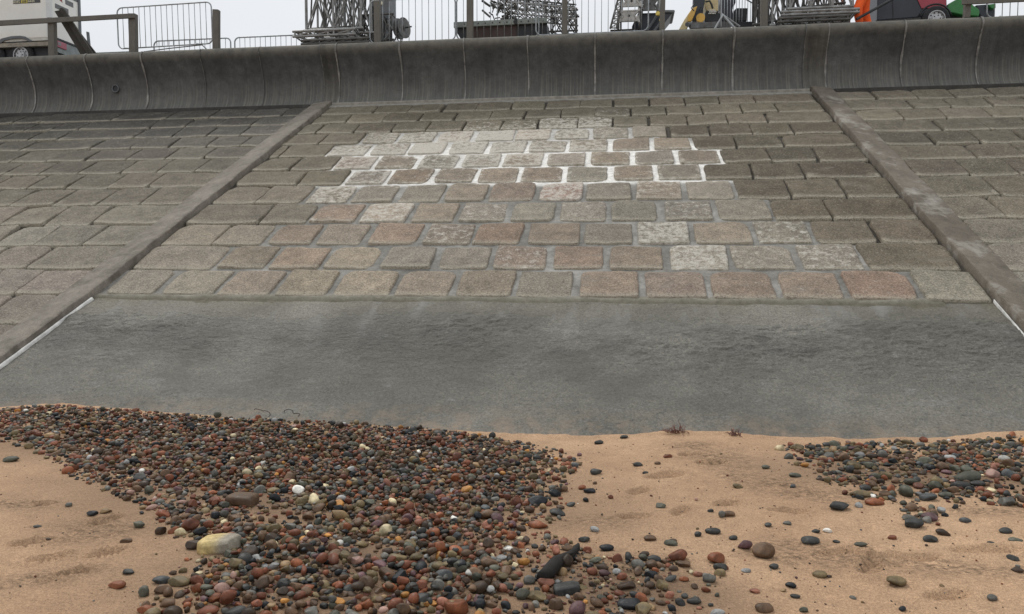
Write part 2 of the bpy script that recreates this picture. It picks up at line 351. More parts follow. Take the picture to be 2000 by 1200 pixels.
REDDISH = {(1,1):(.24,.175,.115),(2,1):(.20,.135,.10),(2,3):(.20,.125,.09),(2,5):(.225,.13,.085),(3,1):(.215,.145,.10),(1,6):(.215,.135,.095),(1,5):(.22,.16,.12),(5,2):(.14,.085,.045),(4,6):(.22,.12,.09),
           (0,12):(.215,.125,.085),(0,10):(.19,.125,.09),(0,11):(.195,.145,.105),(1,7):(.2,.15,.11),(5,5):(.19,.145,.11),(8,0):(.19,.15,.10),(4,5):(.18,.14,.11),(2,6):(.19,.145,.11),(0,8):(.19,.145,.11),(0,9):(.185,.14,.11),
           (8,6):(.33,.23,.13),(6,1):(.18,.13,.10)}
NS = 13
def block_verts(x0, x1, va, vb, gap, rnd, hgt=.05):
    """one slope block: pillowed top with worn edges, and its flanks; returns verts on the tilted plane"""
    u = np.linspace(-1, 1, NS); u = np.sign(u) * (1 - (1 - np.abs(u)) ** 2.2)
    A, B = np.meshgrid(u, u); A = A.ravel(); B = B.ravel()
    n = 24.0; rr = (np.abs(A) ** n + np.abs(B) ** n) ** (1 / n); mx = np.maximum(np.abs(A), np.abs(B)); k = np.where(rr > 0, mx / np.maximum(rr, 1e-6), 1)
    cx, cv = (x0 + x1) / 2, (va + vb) / 2; hx, hv = (x1 - x0 - gap) / 2, (vb - va - gap * .8) / 2
    sx, sv, sk = rnd.normal(0, .010), rnd.normal(0, .007), rnd.normal(0, .02)
    ph = rnd.random(4) * 6.3
    wob = 1 + .012 * np.sin(3 * np.arctan2(B, A) + ph[0]) + .014 * np.sin(7 * np.arctan2(B, A) + ph[1])
    X = cx + sx + A * k * hx * (1 - (wob - 1) * (mx > .8) * .8) + sk * B * hv + .0; Vv = cv + sv + B * k * hv * wob
    e = np.clip((mx - .86) / .14, 0, 1)
    h = -hgt * .20 * e ** 2 - hgt * .95 * (mx > .999) + .006 * np.sin(A * 2.6 + ph[2]) * np.cos(B * 2.2 + ph[3]) + rnd.normal(0, .004)
    for sa in (-1, 1):                      # chipped corners and nicked edges
        for sb in (-1, 1):
            if rnd.random() < .28:
                q = np.exp(-(((A - sa) / .22) ** 2 + ((B - sb) / .28) ** 2)) * rnd.uniform(.3, 1.); X = X - sa * q * .035; Vv = Vv - sb * q * .03; h = h - q * .012
    if rnd.random() < .5:
        t0 = rnd.uniform(-.8, .8); q = np.exp(-(((A - t0) / .18) ** 2 + ((B + 1) / .12) ** 2)); h = h - q * .014; Vv = Vv + q * .02
    h = h + .007 * fbm(X * 7, Vv * 7, int(rnd.integers(0, 40)), 3)
    h = h + rnd.normal(0, .0022, A.shape)
    h += rnd.normal(0, .006) * A + rnd.normal(0, .006) * B
    return X, Vv, h, np.clip((mx - .70) / .18, 0, 1)
def to_slope(X, Vv, h):    # h measured along the plane's normal
    return np.stack([X, Vv - h * .447, (Vv - V0) / 2 + h * .894], -1)
def bay_blocks(name, rows, parent, colour):
    VS, FS, CS, ES, WS = [], [], [], [], []; off = 0; gf = grid_faces(NS, NS)
    for (x0, x1, va, vb, r, i, rep) in rows:
        gap = (.084 if rep else .024) * (1 + rng.normal(0, .12))
        X, Vv, h, e = block_verts(x0, x1, va, vb, gap, rng)
        c, wv = colour(x0, x1, va, vb, r, i, rep)
        VS.append(to_slope(X, Vv, h)); FS.append(gf + off); off += len(X)
        front = (Vv < va + (vb - va) * .2)
        chalk = sst(13.4, 14.3, Vv) * sst(16.0, 15.2, Vv) * sst(-5.6, -4.2, X) * sst(1.2, -1.0, X); wz = sst(12.5, 12.8, Vv) * sst(14.6, 14.1, Vv)
        if rep or r in (8, 9, 10): wv = np.minimum(wv, .6) * (.95 if wv > .58 else .7) + .25 * chalk * (.5 + rng.random()) + (.38 * wz * e + .07 * wz if rep else 0) + (.05 if rep else 0)
        wv = np.zeros(len(X)) + wv
        CS.append(np.tile(c, (len(X), 1))); ES.append(e * np.where(front, 1., .06)); WS.append(wv)
    return big_mesh(name, np.concatenate(VS), np.concatenate(FS), MT['block'], parent, {'edge': np.concatenate(ES), 'white': np.concatenate(WS)}, np.concatenate(CS))
def slopeX(px, py, v):     # x of a photo joint, at course centre
    return on_slope(px, py)[0]
def jit(c, a=.1): return np.array(c) * (1., .938, .872) * (.95 + rng.normal(0, a)) * (1 + rng.normal(0, .009, 3))
def col_centre(x0, x1, va, vb, r, i, rep):
    px, py = project(to_slope(np.array([(x0 + x1) / 2]), np.array([(va + vb) / 2]), np.array([0.]))[0])
    wv = WHITE.get((r, i), 0) if rep or r >= 9 else 0
    if (r, i) in REDDISH and (rep or r < 1): return jit(np.array(REDDISH[(r, i)]) * .40 + np.array((.21, .185, .155)) * .66, .03), wv
    if rep: return jit((.225, .196, .158), .11) if rng.random() < .5 else jit((.215, .202, .172), .09), wv
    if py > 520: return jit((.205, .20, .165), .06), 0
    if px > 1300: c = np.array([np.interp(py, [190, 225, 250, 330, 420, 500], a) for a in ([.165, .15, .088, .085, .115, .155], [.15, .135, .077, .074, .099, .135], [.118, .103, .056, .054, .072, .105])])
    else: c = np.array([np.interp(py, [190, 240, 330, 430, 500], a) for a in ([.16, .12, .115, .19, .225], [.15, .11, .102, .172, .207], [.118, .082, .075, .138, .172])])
    return jit(c, .09), wv
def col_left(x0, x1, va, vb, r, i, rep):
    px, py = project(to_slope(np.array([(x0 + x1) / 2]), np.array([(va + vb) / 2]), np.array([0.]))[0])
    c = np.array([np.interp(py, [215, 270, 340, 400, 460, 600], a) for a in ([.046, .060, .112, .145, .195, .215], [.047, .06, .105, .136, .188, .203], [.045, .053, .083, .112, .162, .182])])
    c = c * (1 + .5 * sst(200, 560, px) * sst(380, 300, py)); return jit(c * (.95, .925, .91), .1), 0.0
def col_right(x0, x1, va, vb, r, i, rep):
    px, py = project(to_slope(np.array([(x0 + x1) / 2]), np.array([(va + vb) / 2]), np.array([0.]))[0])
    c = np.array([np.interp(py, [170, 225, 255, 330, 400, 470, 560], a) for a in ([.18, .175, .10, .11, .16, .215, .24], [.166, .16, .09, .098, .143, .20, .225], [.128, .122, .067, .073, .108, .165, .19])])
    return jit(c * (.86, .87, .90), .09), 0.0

cent, left, right = [], [], []
for r in range(NROW):
    va, vb = ROWV[r], ROWV[r + 1]; vm = (va + vb) / 2
    py, js = CENTRE[r]; xs = [rib_x('L', vm) + .03] + [slopeX(p, py, vm) for p in js] + [rib_x('R', vm) - .03]
    for i in range(len(xs) - 1):
        rp = REPAIR[r]; rep = False
        if rp:
            c = project(to_slope(np.array([(xs[i] + xs[i + 1]) / 2]), np.array([vm]), np.array([0.]))[0])[0]; rep = rp[0] < c < rp[1] and not (r == 9)
        cent.append((xs[i], xs[i + 1], va, vb, r, i - 1 + (1 if r == 0 else 0), rep))
    py, js = LEFT[r]; known = sorted(slopeX(p, py, vm) for p in js)
    xs = [rib_x('LL', vm) + .02] + known[::-1]
    while xs[-1] > -23: xs.append(xs[-1] - .74 * (1 + rng.normal(0, .06)))
    left += [(xs[i + 1], xs[i], va, vb, r, i, False) for i in range(len(xs) - 1)]
    py, js = RIGHT[r]; xs = [rib_x('RR', vm) - .02] + sorted(slopeX(p, py, vm) for p in js)
    if not js: xs.append(xs[0] + rng.uniform(.75, 1.15))
    while xs[-1] < 15: xs.append(xs[-1] + .74 * (1 + rng.normal(0, .06)))
    right += [(xs[i], xs[i + 1], va, vb, r, i, False) for i in range(len(xs) - 1)]
for k, (va, vb) in enumerate(((8.60, 9.27), (7.92, 8.60), (7.24, 7.92), (6.56, 7.24))):     # the side bays run on down to the sand
    vm = (va + vb) / 2
    xs = [rib_x('LL', vm) + .02, rib_x('LL', vm) - rng.uniform(.5, .9)]
    while xs[-1] > -23: xs.append(xs[-1] - .74 * (1 + rng.normal(0, .06)))
    left += [(xs[i + 1], xs[i], va, vb, 20, i, False) for i in range(len(xs) - 1)]
    xs = [rib_x('RR', vm) - .02, rib_x('RR', vm) + rng.uniform(.5, .9)]
    while xs[-1] < 15: xs.append(xs[-1] + .74 * (1 + rng.normal(0, .06)))
    right += [(xs[i], xs[i + 1], va, vb, 20, i, False) for i in range(len(xs) - 1)]
bayC = thing('block_paving', (-1.3, 9.3, 1.15), 'central bay of brown slope blocks with pale fresh mortar repairs between the two ribs', 'stone paving', 'bays of block paving on the slope')
bayL = thing('block_paving', (-12, 7, 0), 'dark unrepaired bay of slope blocks left of the left concrete rib', 'stone paving', 'bays of block paving on the slope')
bayR = thing('block_paving', (8, 7, 0), 'weathered unrepaired bay of slope blocks right of the right concrete rib', 'stone paving', 'bays of block paving on the slope')
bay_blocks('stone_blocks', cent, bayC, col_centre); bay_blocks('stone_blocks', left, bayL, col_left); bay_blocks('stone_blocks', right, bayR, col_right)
def mortar(name, xa, xb, v_lo, v_hi, parent, centre):
    step = .035 if centre else .12
    nx, ny = int((xb - xa) / step) + 1, int((v_hi - v_lo) / step) + 1
    X, Vv = np.meshgrid(np.linspace(xa, xb, nx), np.linspace(v_lo, v_hi, ny)); X = X.ravel(); Vv = Vv.ravel()
    h = -.052 + .006 * fbm(X * 5, Vv * 5, 2); C = np.tile((.062, .056, .046), (len(X), 1)) * (1 + .6 * fbm(X * 2, Vv * 2, 5))[:, None]
    if centre:
        m = np.zeros(len(X)); wm = np.zeros(len(X))
        for r in range(9):
            a, b = REPAIR[r]; py = CENTRE[r][0]; vm = (ROWV[r] + ROWV[r + 1]) / 2
            xa_, xb_ = slopeX(a, py, vm), slopeX(b, py, vm); wob = .05 * (vn(X * 3, Vv * 3, 8) - .5)
            inrow = sst(ROWV[r] - .06, ROWV[r] - .01, Vv + wob * .5) * sst(ROWV[r + 1] + .06, ROWV[r + 1] + .01, Vv + wob * .5)
            m = np.maximum(m, inrow * sst(xa_ - .05, xa_ + .02, X + wob) * sst(xb_ + .05, xb_ - .02, X + wob))
        px = 1213 + 0 * X
        wm = sst(12.62, 12.85, Vv + .15 * fbm(X * 1.5, Vv, 4)) * sst(14.95, 14.2, Vv) * (.78 + .4 * sst(-5, 1, X)) + .5 * sst(14.0, 14.4, Vv) * sst(15.9, 15.3, Vv) * sst(-5.6, -4.4, X) * sst(1.5, -.5, X)
        wm = np.clip(wm + .75 * fbm(X * 3, Vv * 3, 6), 0, 1)
        gr = np.array((.188, .180, .160)) * (1 + .55 * fbm(X * 2.5, Vv * 2.5, 12))[:, None]; wt = np.array((.70, .685, .64))
        gr = gr * (1 - wm[:, None]) + wt * wm[:, None]
        C = C * (1 - m[:, None]) + gr * m[:, None]
        h = h + m * (.024 + .010 * fbm(X * 9, Vv * 9, 3))
        b1 = sst(9.38, 9.30, Vv); C = C * (1 - .6 * b1[:, None]) + np.array((.17, .155, .11)) * .6 * b1[:, None]; h = h + .02 * b1
        t1 = sst(17.27, 17.31, Vv); C = C * (1 - t1[:, None]) + np.array((.26, .25, .22)) * t1[:, None]; h = h + .045 * t1
    return big_mesh(name, to_slope(X, Vv, h), grid_faces(nx, ny), MT['mortar'], parent, None, C)
mortar('mortar_bed', -6.97, 4.17, 9.16, 17.5, bayC, True)
mortar('mortar_bed', -23.5, -7.15, 6.4, 17.5, bayL, False); mortar('mortar_bed', 4.35, 15.5, 6.4, 17.5, bayR, False)

# ribs: raised strips of cast concrete running up the slope
def rib(a, b, label, mat, hl, hr):
    V_ = np.arange(6.3, 17.56, .06); sec = [(0, -.08), (0, hl - .02), (.012, hl), (.10, hl), (.2, hl * .6 + hr * .4), (.32, hr * .8 + hl * .2), (.435, hr), (.45, hr - .012), (.46, -.08)]
    X, Y, Hh = [], [], []
    for v in V_:
        x0, x1 = rib_x(a, v), rib_x(b, v)
        for (u, h) in sec:
            wv = .016 * (vn(v * 1.7, u * 9, 3) - .5) + .010 * (vn(v * 7, u * 20, 5) - .5)
            X.append(x0 + (x1 - x0) * u / .46 + wv); Y.append(v); Hh.append(h + wv * (h > 0))
    P = to_slope(np.array(X), np.array(Y), np.array(Hh)); n = len(sec)
    o = big_mesh('concrete_rib', P, grid_faces(n, len(V_)), mat, None, None, None)
    o.data.set_sharp_from_angle(angle=math.radians(50))
    tag(o, label, 'concrete rib', 'raised concrete ribs running up the slope'); return o
ribL = rib('LL', 'L', 'long raised concrete rib left of the repaired bay', MT['rib'], .03, .075)
ribR = rib('R', 'RR', 'long raised concrete rib with pale lichen right of the repaired bay', MT['ribr'], .075, .03)

# fresh concrete apron at the toe
nx, ny = 900, 300
X, Vv = np.meshgrid(np.linspace(0, 1, nx), np.linspace(6.2, 9.27, ny)); Vr = Vv.ravel()
Xr = (rib_x('L', Vr) - .01) * (1 - X.ravel()) + (rib_x('R', Vr) + .01) * X.ravel()
zone = sst(7.7, 8.4, Vr) * sst(9.2, 8.7, Vr)
hh = -.03 + .02 * fbm(Xr * .8, Vr * 1.2, 1) + zone * (.034 * (1 - 2 * np.abs(fbm(Xr * 7 + .9 * fbm(Xr * 2, Vr * 2, 5), Vr * 11 + 1.2 * fbm(Xr * 3, Vr * 3, 6), 21, 3))) * sst(.30, .52, vn(Xr * .7 + 3, Vr * 1.6, 31)) + .018 * fbm(Xr * 1.2, Vr * 3, 9)) + .005 * fbm(Xr * 9, Vr * 14, 33, 3)
apron = big_mesh('concrete_apron', to_slope(Xr, Vr, hh), grid_faces(nx, ny), MT['apron'])
tag(apron, 'smooth dark grey slab of fresh concrete below the block slope', 'concrete apron')
for side, sgn, v1 in (('L', 1, 9.22), ('R', -1, 9.32)):
    vs, hs_ = [], []; V_ = np.arange(6.9, v1, .05)
    Xs, Ys, Hs = [], [], []
    for v in V_:
        wdt = .020 * (.25 + 1.2 * vn(v * 5, sgn * 3 + 5, 2)) * (1 if vn(v * 3.1, 3 + sgn, 6) > .33 else .15) + .012 * (vn(v * 17, sgn, 9) - .5) * (1 if v < v1 - .1 else .5)
        for u, h in ((-.6, -.02), (-.3, .012), (.4, .014), (1, -.004), (1.2, -.03)):
            Xs.append(rib_x(side, v) + sgn * (.02 + u * wdt)); Ys.append(v); Hs.append(h + .006 * (vn(v * 9, u, 7) - .5))
    s = big_mesh('sealant_strip', to_slope(np.array(Xs), np.array(Ys), np.array(Hs)), grid_faces(5, len(V_)), MT['sealant'], apron)

# ================================================================== SEA WALL
PROF = [(-.02, 5.10), (.0, 5.235), (.055, 5.27), (.105, 5.33), (.15, 5.42), (.185, 5.53), (.20, 5.66), (.195, 5.80), (.165, 5.95), (.115, 6.10), (.055, 6.24), (.0, 6.345), (-.045, 6.42), (-.068, 6.48), (-.07, 6.535), (-.045, 6.59), (.0, 6.63), (.07, 6.655), (.16, 6.665), (.55, 6.665)]
WV = 17.5
def wall_panel(x0, x1, name, mat, dy=0., nx=None, prof=PROF):
    nx = nx or max(3, int((x1 - x0) / .1)); xs = np.linspace(x0, x1, nx); n = len(prof)
    P = np.array([[(x, WV + y - dy + .012 * (vn(x * .9, z * 2, 14) - .5), z + .010 * (vn(x * 1.3, 2, 15) - .5) * (z > 6.3)) for (y, z) in prof] for x in xs]).reshape(-1, 3)
    # end cheeks
    f = grid_faces(n, nx); o = big_mesh(name, P, f, mat, wallT); return o
wallT = thing('sea_wall', (-3, 17.5, 5.2), 'dark grey concrete recurve sea wall with rounded crest along the slope top', 'sea wall')
JT = [(-60,0),(52,1),(165,1),(275,1),(390,0),(505,0),(625,2),(655,1),(780,1),(905,1),(1030,1),(1162,1),(1295,1),(1435,1),(1575,2),(1620,1),(1770,1),(1920,1),(2075,1)]
jx = [(at(x, 112 - .04 * x, WV - .06)[0], k) for x, k in JT]
xs_all = [-24., -22.4, -20.8, -19.2] + [x for x, k in jx] + [jx[-1][0] + 1.65, jx[-1][0] + 3.3, jx[-1][0] + 5]
for i in range(len(xs_all) - 1):
    a, b = xs_all[i], xs_all[i + 1]; pil = b - a < .8
    if pil: wall_panel(a + .004, b - .004, 'pilaster', MT['pilaster'], .018)
    else: wall_panel(a + .004, b - .004, 'wall_panel', MT['wall'], 0)
def joint_strip(x, wd, mat, faint):
    V_, n = [], 0
    for (y, z) in PROF[1:-1]:
        wb = .012 * (vn(z * 6, x * 3, 2) - .5); ww = wd * (.3 + 1.1 * vn(z * 4.5, x * 7, 4))
        for sx in (-1, 1): V_.append((x + wb + sx * ww / 2, WV + y - .022 + (.01 if y > .1 and z > 6.6 else 0), z + (.006 if z > 6.6 else 0)))
    big_mesh('joint_seal', V_, grid_faces(2, len(PROF) - 2), mat, wallT)
for x, k in jx[1:]:
    if k == 1: joint_strip(x, .040, MT['joint'], 0)
    else: joint_strip(x, .022, MT['joint_faint'], 1)
bk = MB().box((-24, 18.05, 4.5), (15, 18.25, 6.655)); bk.build('wall_core', MT['wall'], wallT)
# footing lip at the wall's foot in the side bays
for xa, xb in ((-24, -7.25), (4.45, 15)):
    MB().box((xa, 17.36, 5.0), (xb, 17.52, 5.235)).build('wall_footing', MT['toe'], wallT, bevel=.015)
MB().box((-6.72, 17.40, 5.0), (3.97, 17.52, 5.262)).build('mortar_fillet', plain('pale_fillet', (.26, .25, .22), .9, .2, 0, .3, 8), wallT, bevel=.02)
dp = at(227, 174, WV + .19); dr = MB()
ring = [dp + np.array((.085 * math.cos(t), -.03, .085 * math.sin(t))) for t in np.linspace(0, 2 * math.pi, 25)]
dr.path(ring, .014); drain = dr.build('drain_pipe', MT['greypl'], wallT, True)
MB().disc(dp + np.array((0, -.012, 0)), (0, 1, 0), .08, .02).build('drain_shade_disc', MT['black'], drain)  # black disc painted in for the shade inside the pipe, no real hole

# promenade and ground
PZ = 6.655
prom = MB().add([(-400, 18.2, PZ), (400, 18.2, PZ), (400, 700, PZ), (-400, 700, PZ)], [(0, 1, 2, 3)]).build('promenade', MT['prom']); tag(prom, kind='structure')

# ================================================================== BEACH
TOE = [(-300, 800), (0, 800), (60, 797), (100, 795), (170, 798), (250, 806), (330, 812), (420, 822), (550, 830), (700, 838), (850, 845), (950, 852), (1100, 857), (1220, 857), (1300, 850), (1400, 850), (1450, 854), (1560, 862), (1700, 864), (1850, 862), (1930, 855), (2000, 850), (2200, 845)]
TP = np.array([on_slope(x, y) for x, y in TOE])
BUMPS = []     # (x, y, rx, ry, height)
def zg(x, y):
    x = np.asarray(x, float); y = np.asarray(y, float)
    zt = np.interp(x, TP[:, 0], TP[:, 2]); vt = np.interp(x, TP[:, 0], TP[:, 1])
    z = zt * np.exp(-np.clip(vt - y, 0, 9) / 1.2)
    z = z + .05 * fbm(x * .6, y * .6, 40, 2) * sst(.2, 1.2, vt - y) + .028 * fbm(x * 2.2, y * 2.2, 43, 3) * (.3 + .7 * sst(.0, .5, vt - y)) + .016 * fbm(x * 8, y * 8, 47, 3)
    z = z + np.where(y > vt, (y - vt) * .15, 0)
    return z - .02 * np.clip(3 - y, 0, 40) * .4
def ground(px, py):
    r = ray(px, py); z = 0.
    for _ in range(8): p = CAM + r * ((z - H) / r[2]); z = float(zg(p[0], p[1]))
    return p
xs = np.concatenate([np.arange(-80, -10, 2.), np.arange(-10, -6, .1), np.arange(-6, 4.2, .022), np.arange(4.2, 10, .1), np.arange(10, 80, 2.)])
ys = np.concatenate([np.arange(-70, 1, 2.), np.arange(1, 2.8, .1), np.arange(2.8, 7.6, .022), np.arange(7.6, 8.4, .2)])
X, Y = np.meshgrid(xs, ys); X = X.ravel(); Y = Y.ravel(); Z = zg(X, Y)
deb = np.zeros(len(X)); damp_gap = np.zeros(len(X))
def blob(px, py, rx, ry, ang=0):
    p = ground(px, py); d = np.linalg.norm(p - CAM); dx, dy = X - p[0], Y - p[1]; ca, sa = math.cos(ang), math.sin(ang)
    return ((dx * ca + dy * sa) / rx) ** 2 + ((-dx * sa + dy * ca) / ry) ** 2
for (px, py, rx, ry, a) in [(1410, 895, .28, .5, .2), (1440, 930, .16, .22, 0), (1350, 872, .25, .2, 0), (1520, 945, .35, .25, 0), (1590, 965, .4, .2, 0), (170, 1030, .25, .15, 0), (200, 1040, .3, .2, .4), (1850, 1110, .6, .12, 0), (1600, 1090, .4, .15, 0), (1560, 1070, .25, .12, 0), (1230, 1110, .35, .25, 0), (30, 985, .3, .1, 0), (70, 1130, .3, .12, .5), (1930, 1000, .3, .1, 0), (1170, 1020, .25, .15, 0)]:
    deb = np.maximum(deb, np.exp(-blob(px, py, rx, ry, a)))
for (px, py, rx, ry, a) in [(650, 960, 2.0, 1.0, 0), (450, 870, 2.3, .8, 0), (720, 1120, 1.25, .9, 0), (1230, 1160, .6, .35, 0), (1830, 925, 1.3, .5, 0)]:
    damp_gap = np.maximum(damp_gap, .9 * np.exp(-blob(px, py, rx, ry, a) ** 1.5))  # under the banks: damp sand plus painted shade in the pebble gaps
Z = Z + .05 * deb * fbm(X * 12, Y * 20, 70, 3) + .006 * fbm(X * 11, Y * 14, 90, 2)
for (px, py, rx, ry, a) in [(205, 1080, .105, .042, .75), (140, 1118, .11, .04, .7), (195, 1022, .09, .04, -.3), (225, 1012, .05, .04, 0), (90, 985, .07, .03, 0), (1930, 1075, .2, .06, .2), (1850, 1165, .12, .05, .4), (1390, 905, .12, .06, 0), (1250, 960, .11, .045, .9), (1330, 1000, .11, .045, 1.1), (1420, 985, .1, .045, .6), (1540, 1000, .12, .05, .2), (1700, 1110, .11, .05, 1.), (1240, 1010, .1, .05, .3), (1300, 930, .14, .07, .4), (100, 1090, .1, .045, .8), (60, 1060, .1, .045, .6), (1350, 890, .1, .05, .3), (1640, 1080, .12, .05, .2), (1760, 1090, .2, .05, .1), (620, 1150, .2, .1, 0)]:
    q = blob(px, py, rx, ry, a); Z = Z - .032 * sst(1.3, .75, q + .5 * fbm(X * 9, Y * 9, 61, 2)) + .016 * np.exp(-((np.sqrt(q) - 1.35) / .22) ** 2) * (.4 + vn(X * 12, Y * 12, 62))
    Z = Z + .014 * np.exp(-q) * fbm(X * 30, Y * 30, 64, 2)
beach = big_mesh('beach_sand', np.stack([X, Y, Z], 1), grid_faces(len(xs), len(ys)), MT['sand'], None, {'debris': deb, 'damp_gap_shade': damp_gap}); tag(beach, kind='structure')

# ================================================================== PEBBLES
def ico(sub):
    t = (1 + 5 ** .5) / 2
    v = [(-1, t, 0), (1, t, 0), (-1, -t, 0), (1, -t, 0), (0, -1, t), (0, 1, t), (0, -1, -t), (0, 1, -t), (t, 0, -1), (t, 0, 1), (-t, 0, -1), (-t, 0, 1)]
    f = [(0, 11, 5), (0, 5, 1), (0, 1, 7), (0, 7, 10), (0, 10, 11), (1, 5, 9), (5, 11, 4), (11, 10, 2), (10, 7, 6), (7, 1, 8), (3, 9, 4), (3, 4, 2), (3, 2, 6), (3, 6, 8), (3, 8, 9), (4, 9, 5), (2, 4, 11), (6, 2, 10), (8, 6, 7), (9, 8, 1)]
    v = [np.array(p) / np.linalg.norm(p) for p in v]
    for _ in range(sub):
        c = {}; nf = []
        def mid(a, b):
            k = (min(a, b), max(a, b))
            if k not in c: m = v[a] + v[b]; v.append(m / np.linalg.norm(m)); c[k] = len(v) - 1
            return c[k]
        for a, b, d in f: x, y, z = mid(a, b), mid(b, d), mid(d, a); nf += [(a, x, z), (b, y, x), (d, z, y), (x, y, z)]
        f = nf
    return np.array(v), np.array(f)
ICO = {k: ico(k) for k in (1, 2, 3)}
def pebble_shape(sub, r, angular=.3):
    v, f = ICO[sub]; p = v.copy()
    for _ in range(3):
        k = r.normal(0, 1.3, 3); p = p * (1 + .07 * np.sin(v @ k + r.random() * 6))[:, None]
    for _ in range(r.integers(4, 11)):          # worn flat faces
        n = r.normal(0, 1, 3); n /= np.linalg.norm(n); d = r.uniform(.5, .85) if r.random() < angular else r.uniform(.72, .98)
        s = p @ n; p = p - n * (np.clip(s - d, 0, 9) * .88)[:, None]
    return p / np.abs(p).max(0), f
PAL = dict(black=(.016, .018, .02), slate=(.040, .041, .038), slateblue=(.064, .068, .068), grey=(.115, .11, .095), greengrey=(.078, .078, .058), olive=(.13, .097, .05), brown=(.105, .064, .038), darkbrown=(.05, .033, .022),
           redbrown=(.14, .05, .027), rust=(.20, .07, .032), coral=(.23, .10, .065), orange=(.36, .17, .045), tan=(.22, .145, .075), cream=(.50, .42, .26), white=(.62, .60, .54), purple=(.11, .06, .062), pink=(.28, .17, .135), palegrey=(.24, .24, .23))
WORD = dict(black='black', slate='dark slate', slateblue='blue grey', grey='mid grey', greengrey='greenish grey', olive='olive brown', brown='brown', darkbrown='dark brown', redbrown='reddish brown', rust='rust red', coral='coral red', orange='orange yellow', tan='tan', cream='cream', white='white', purple='purplish', pink='pinkish', palegrey='pale grey')
GRP = 'pebbles and stones lying on the beach'
placed = []    # (x, y, r) of pebbles already down
PB = 'the main pebble bank'
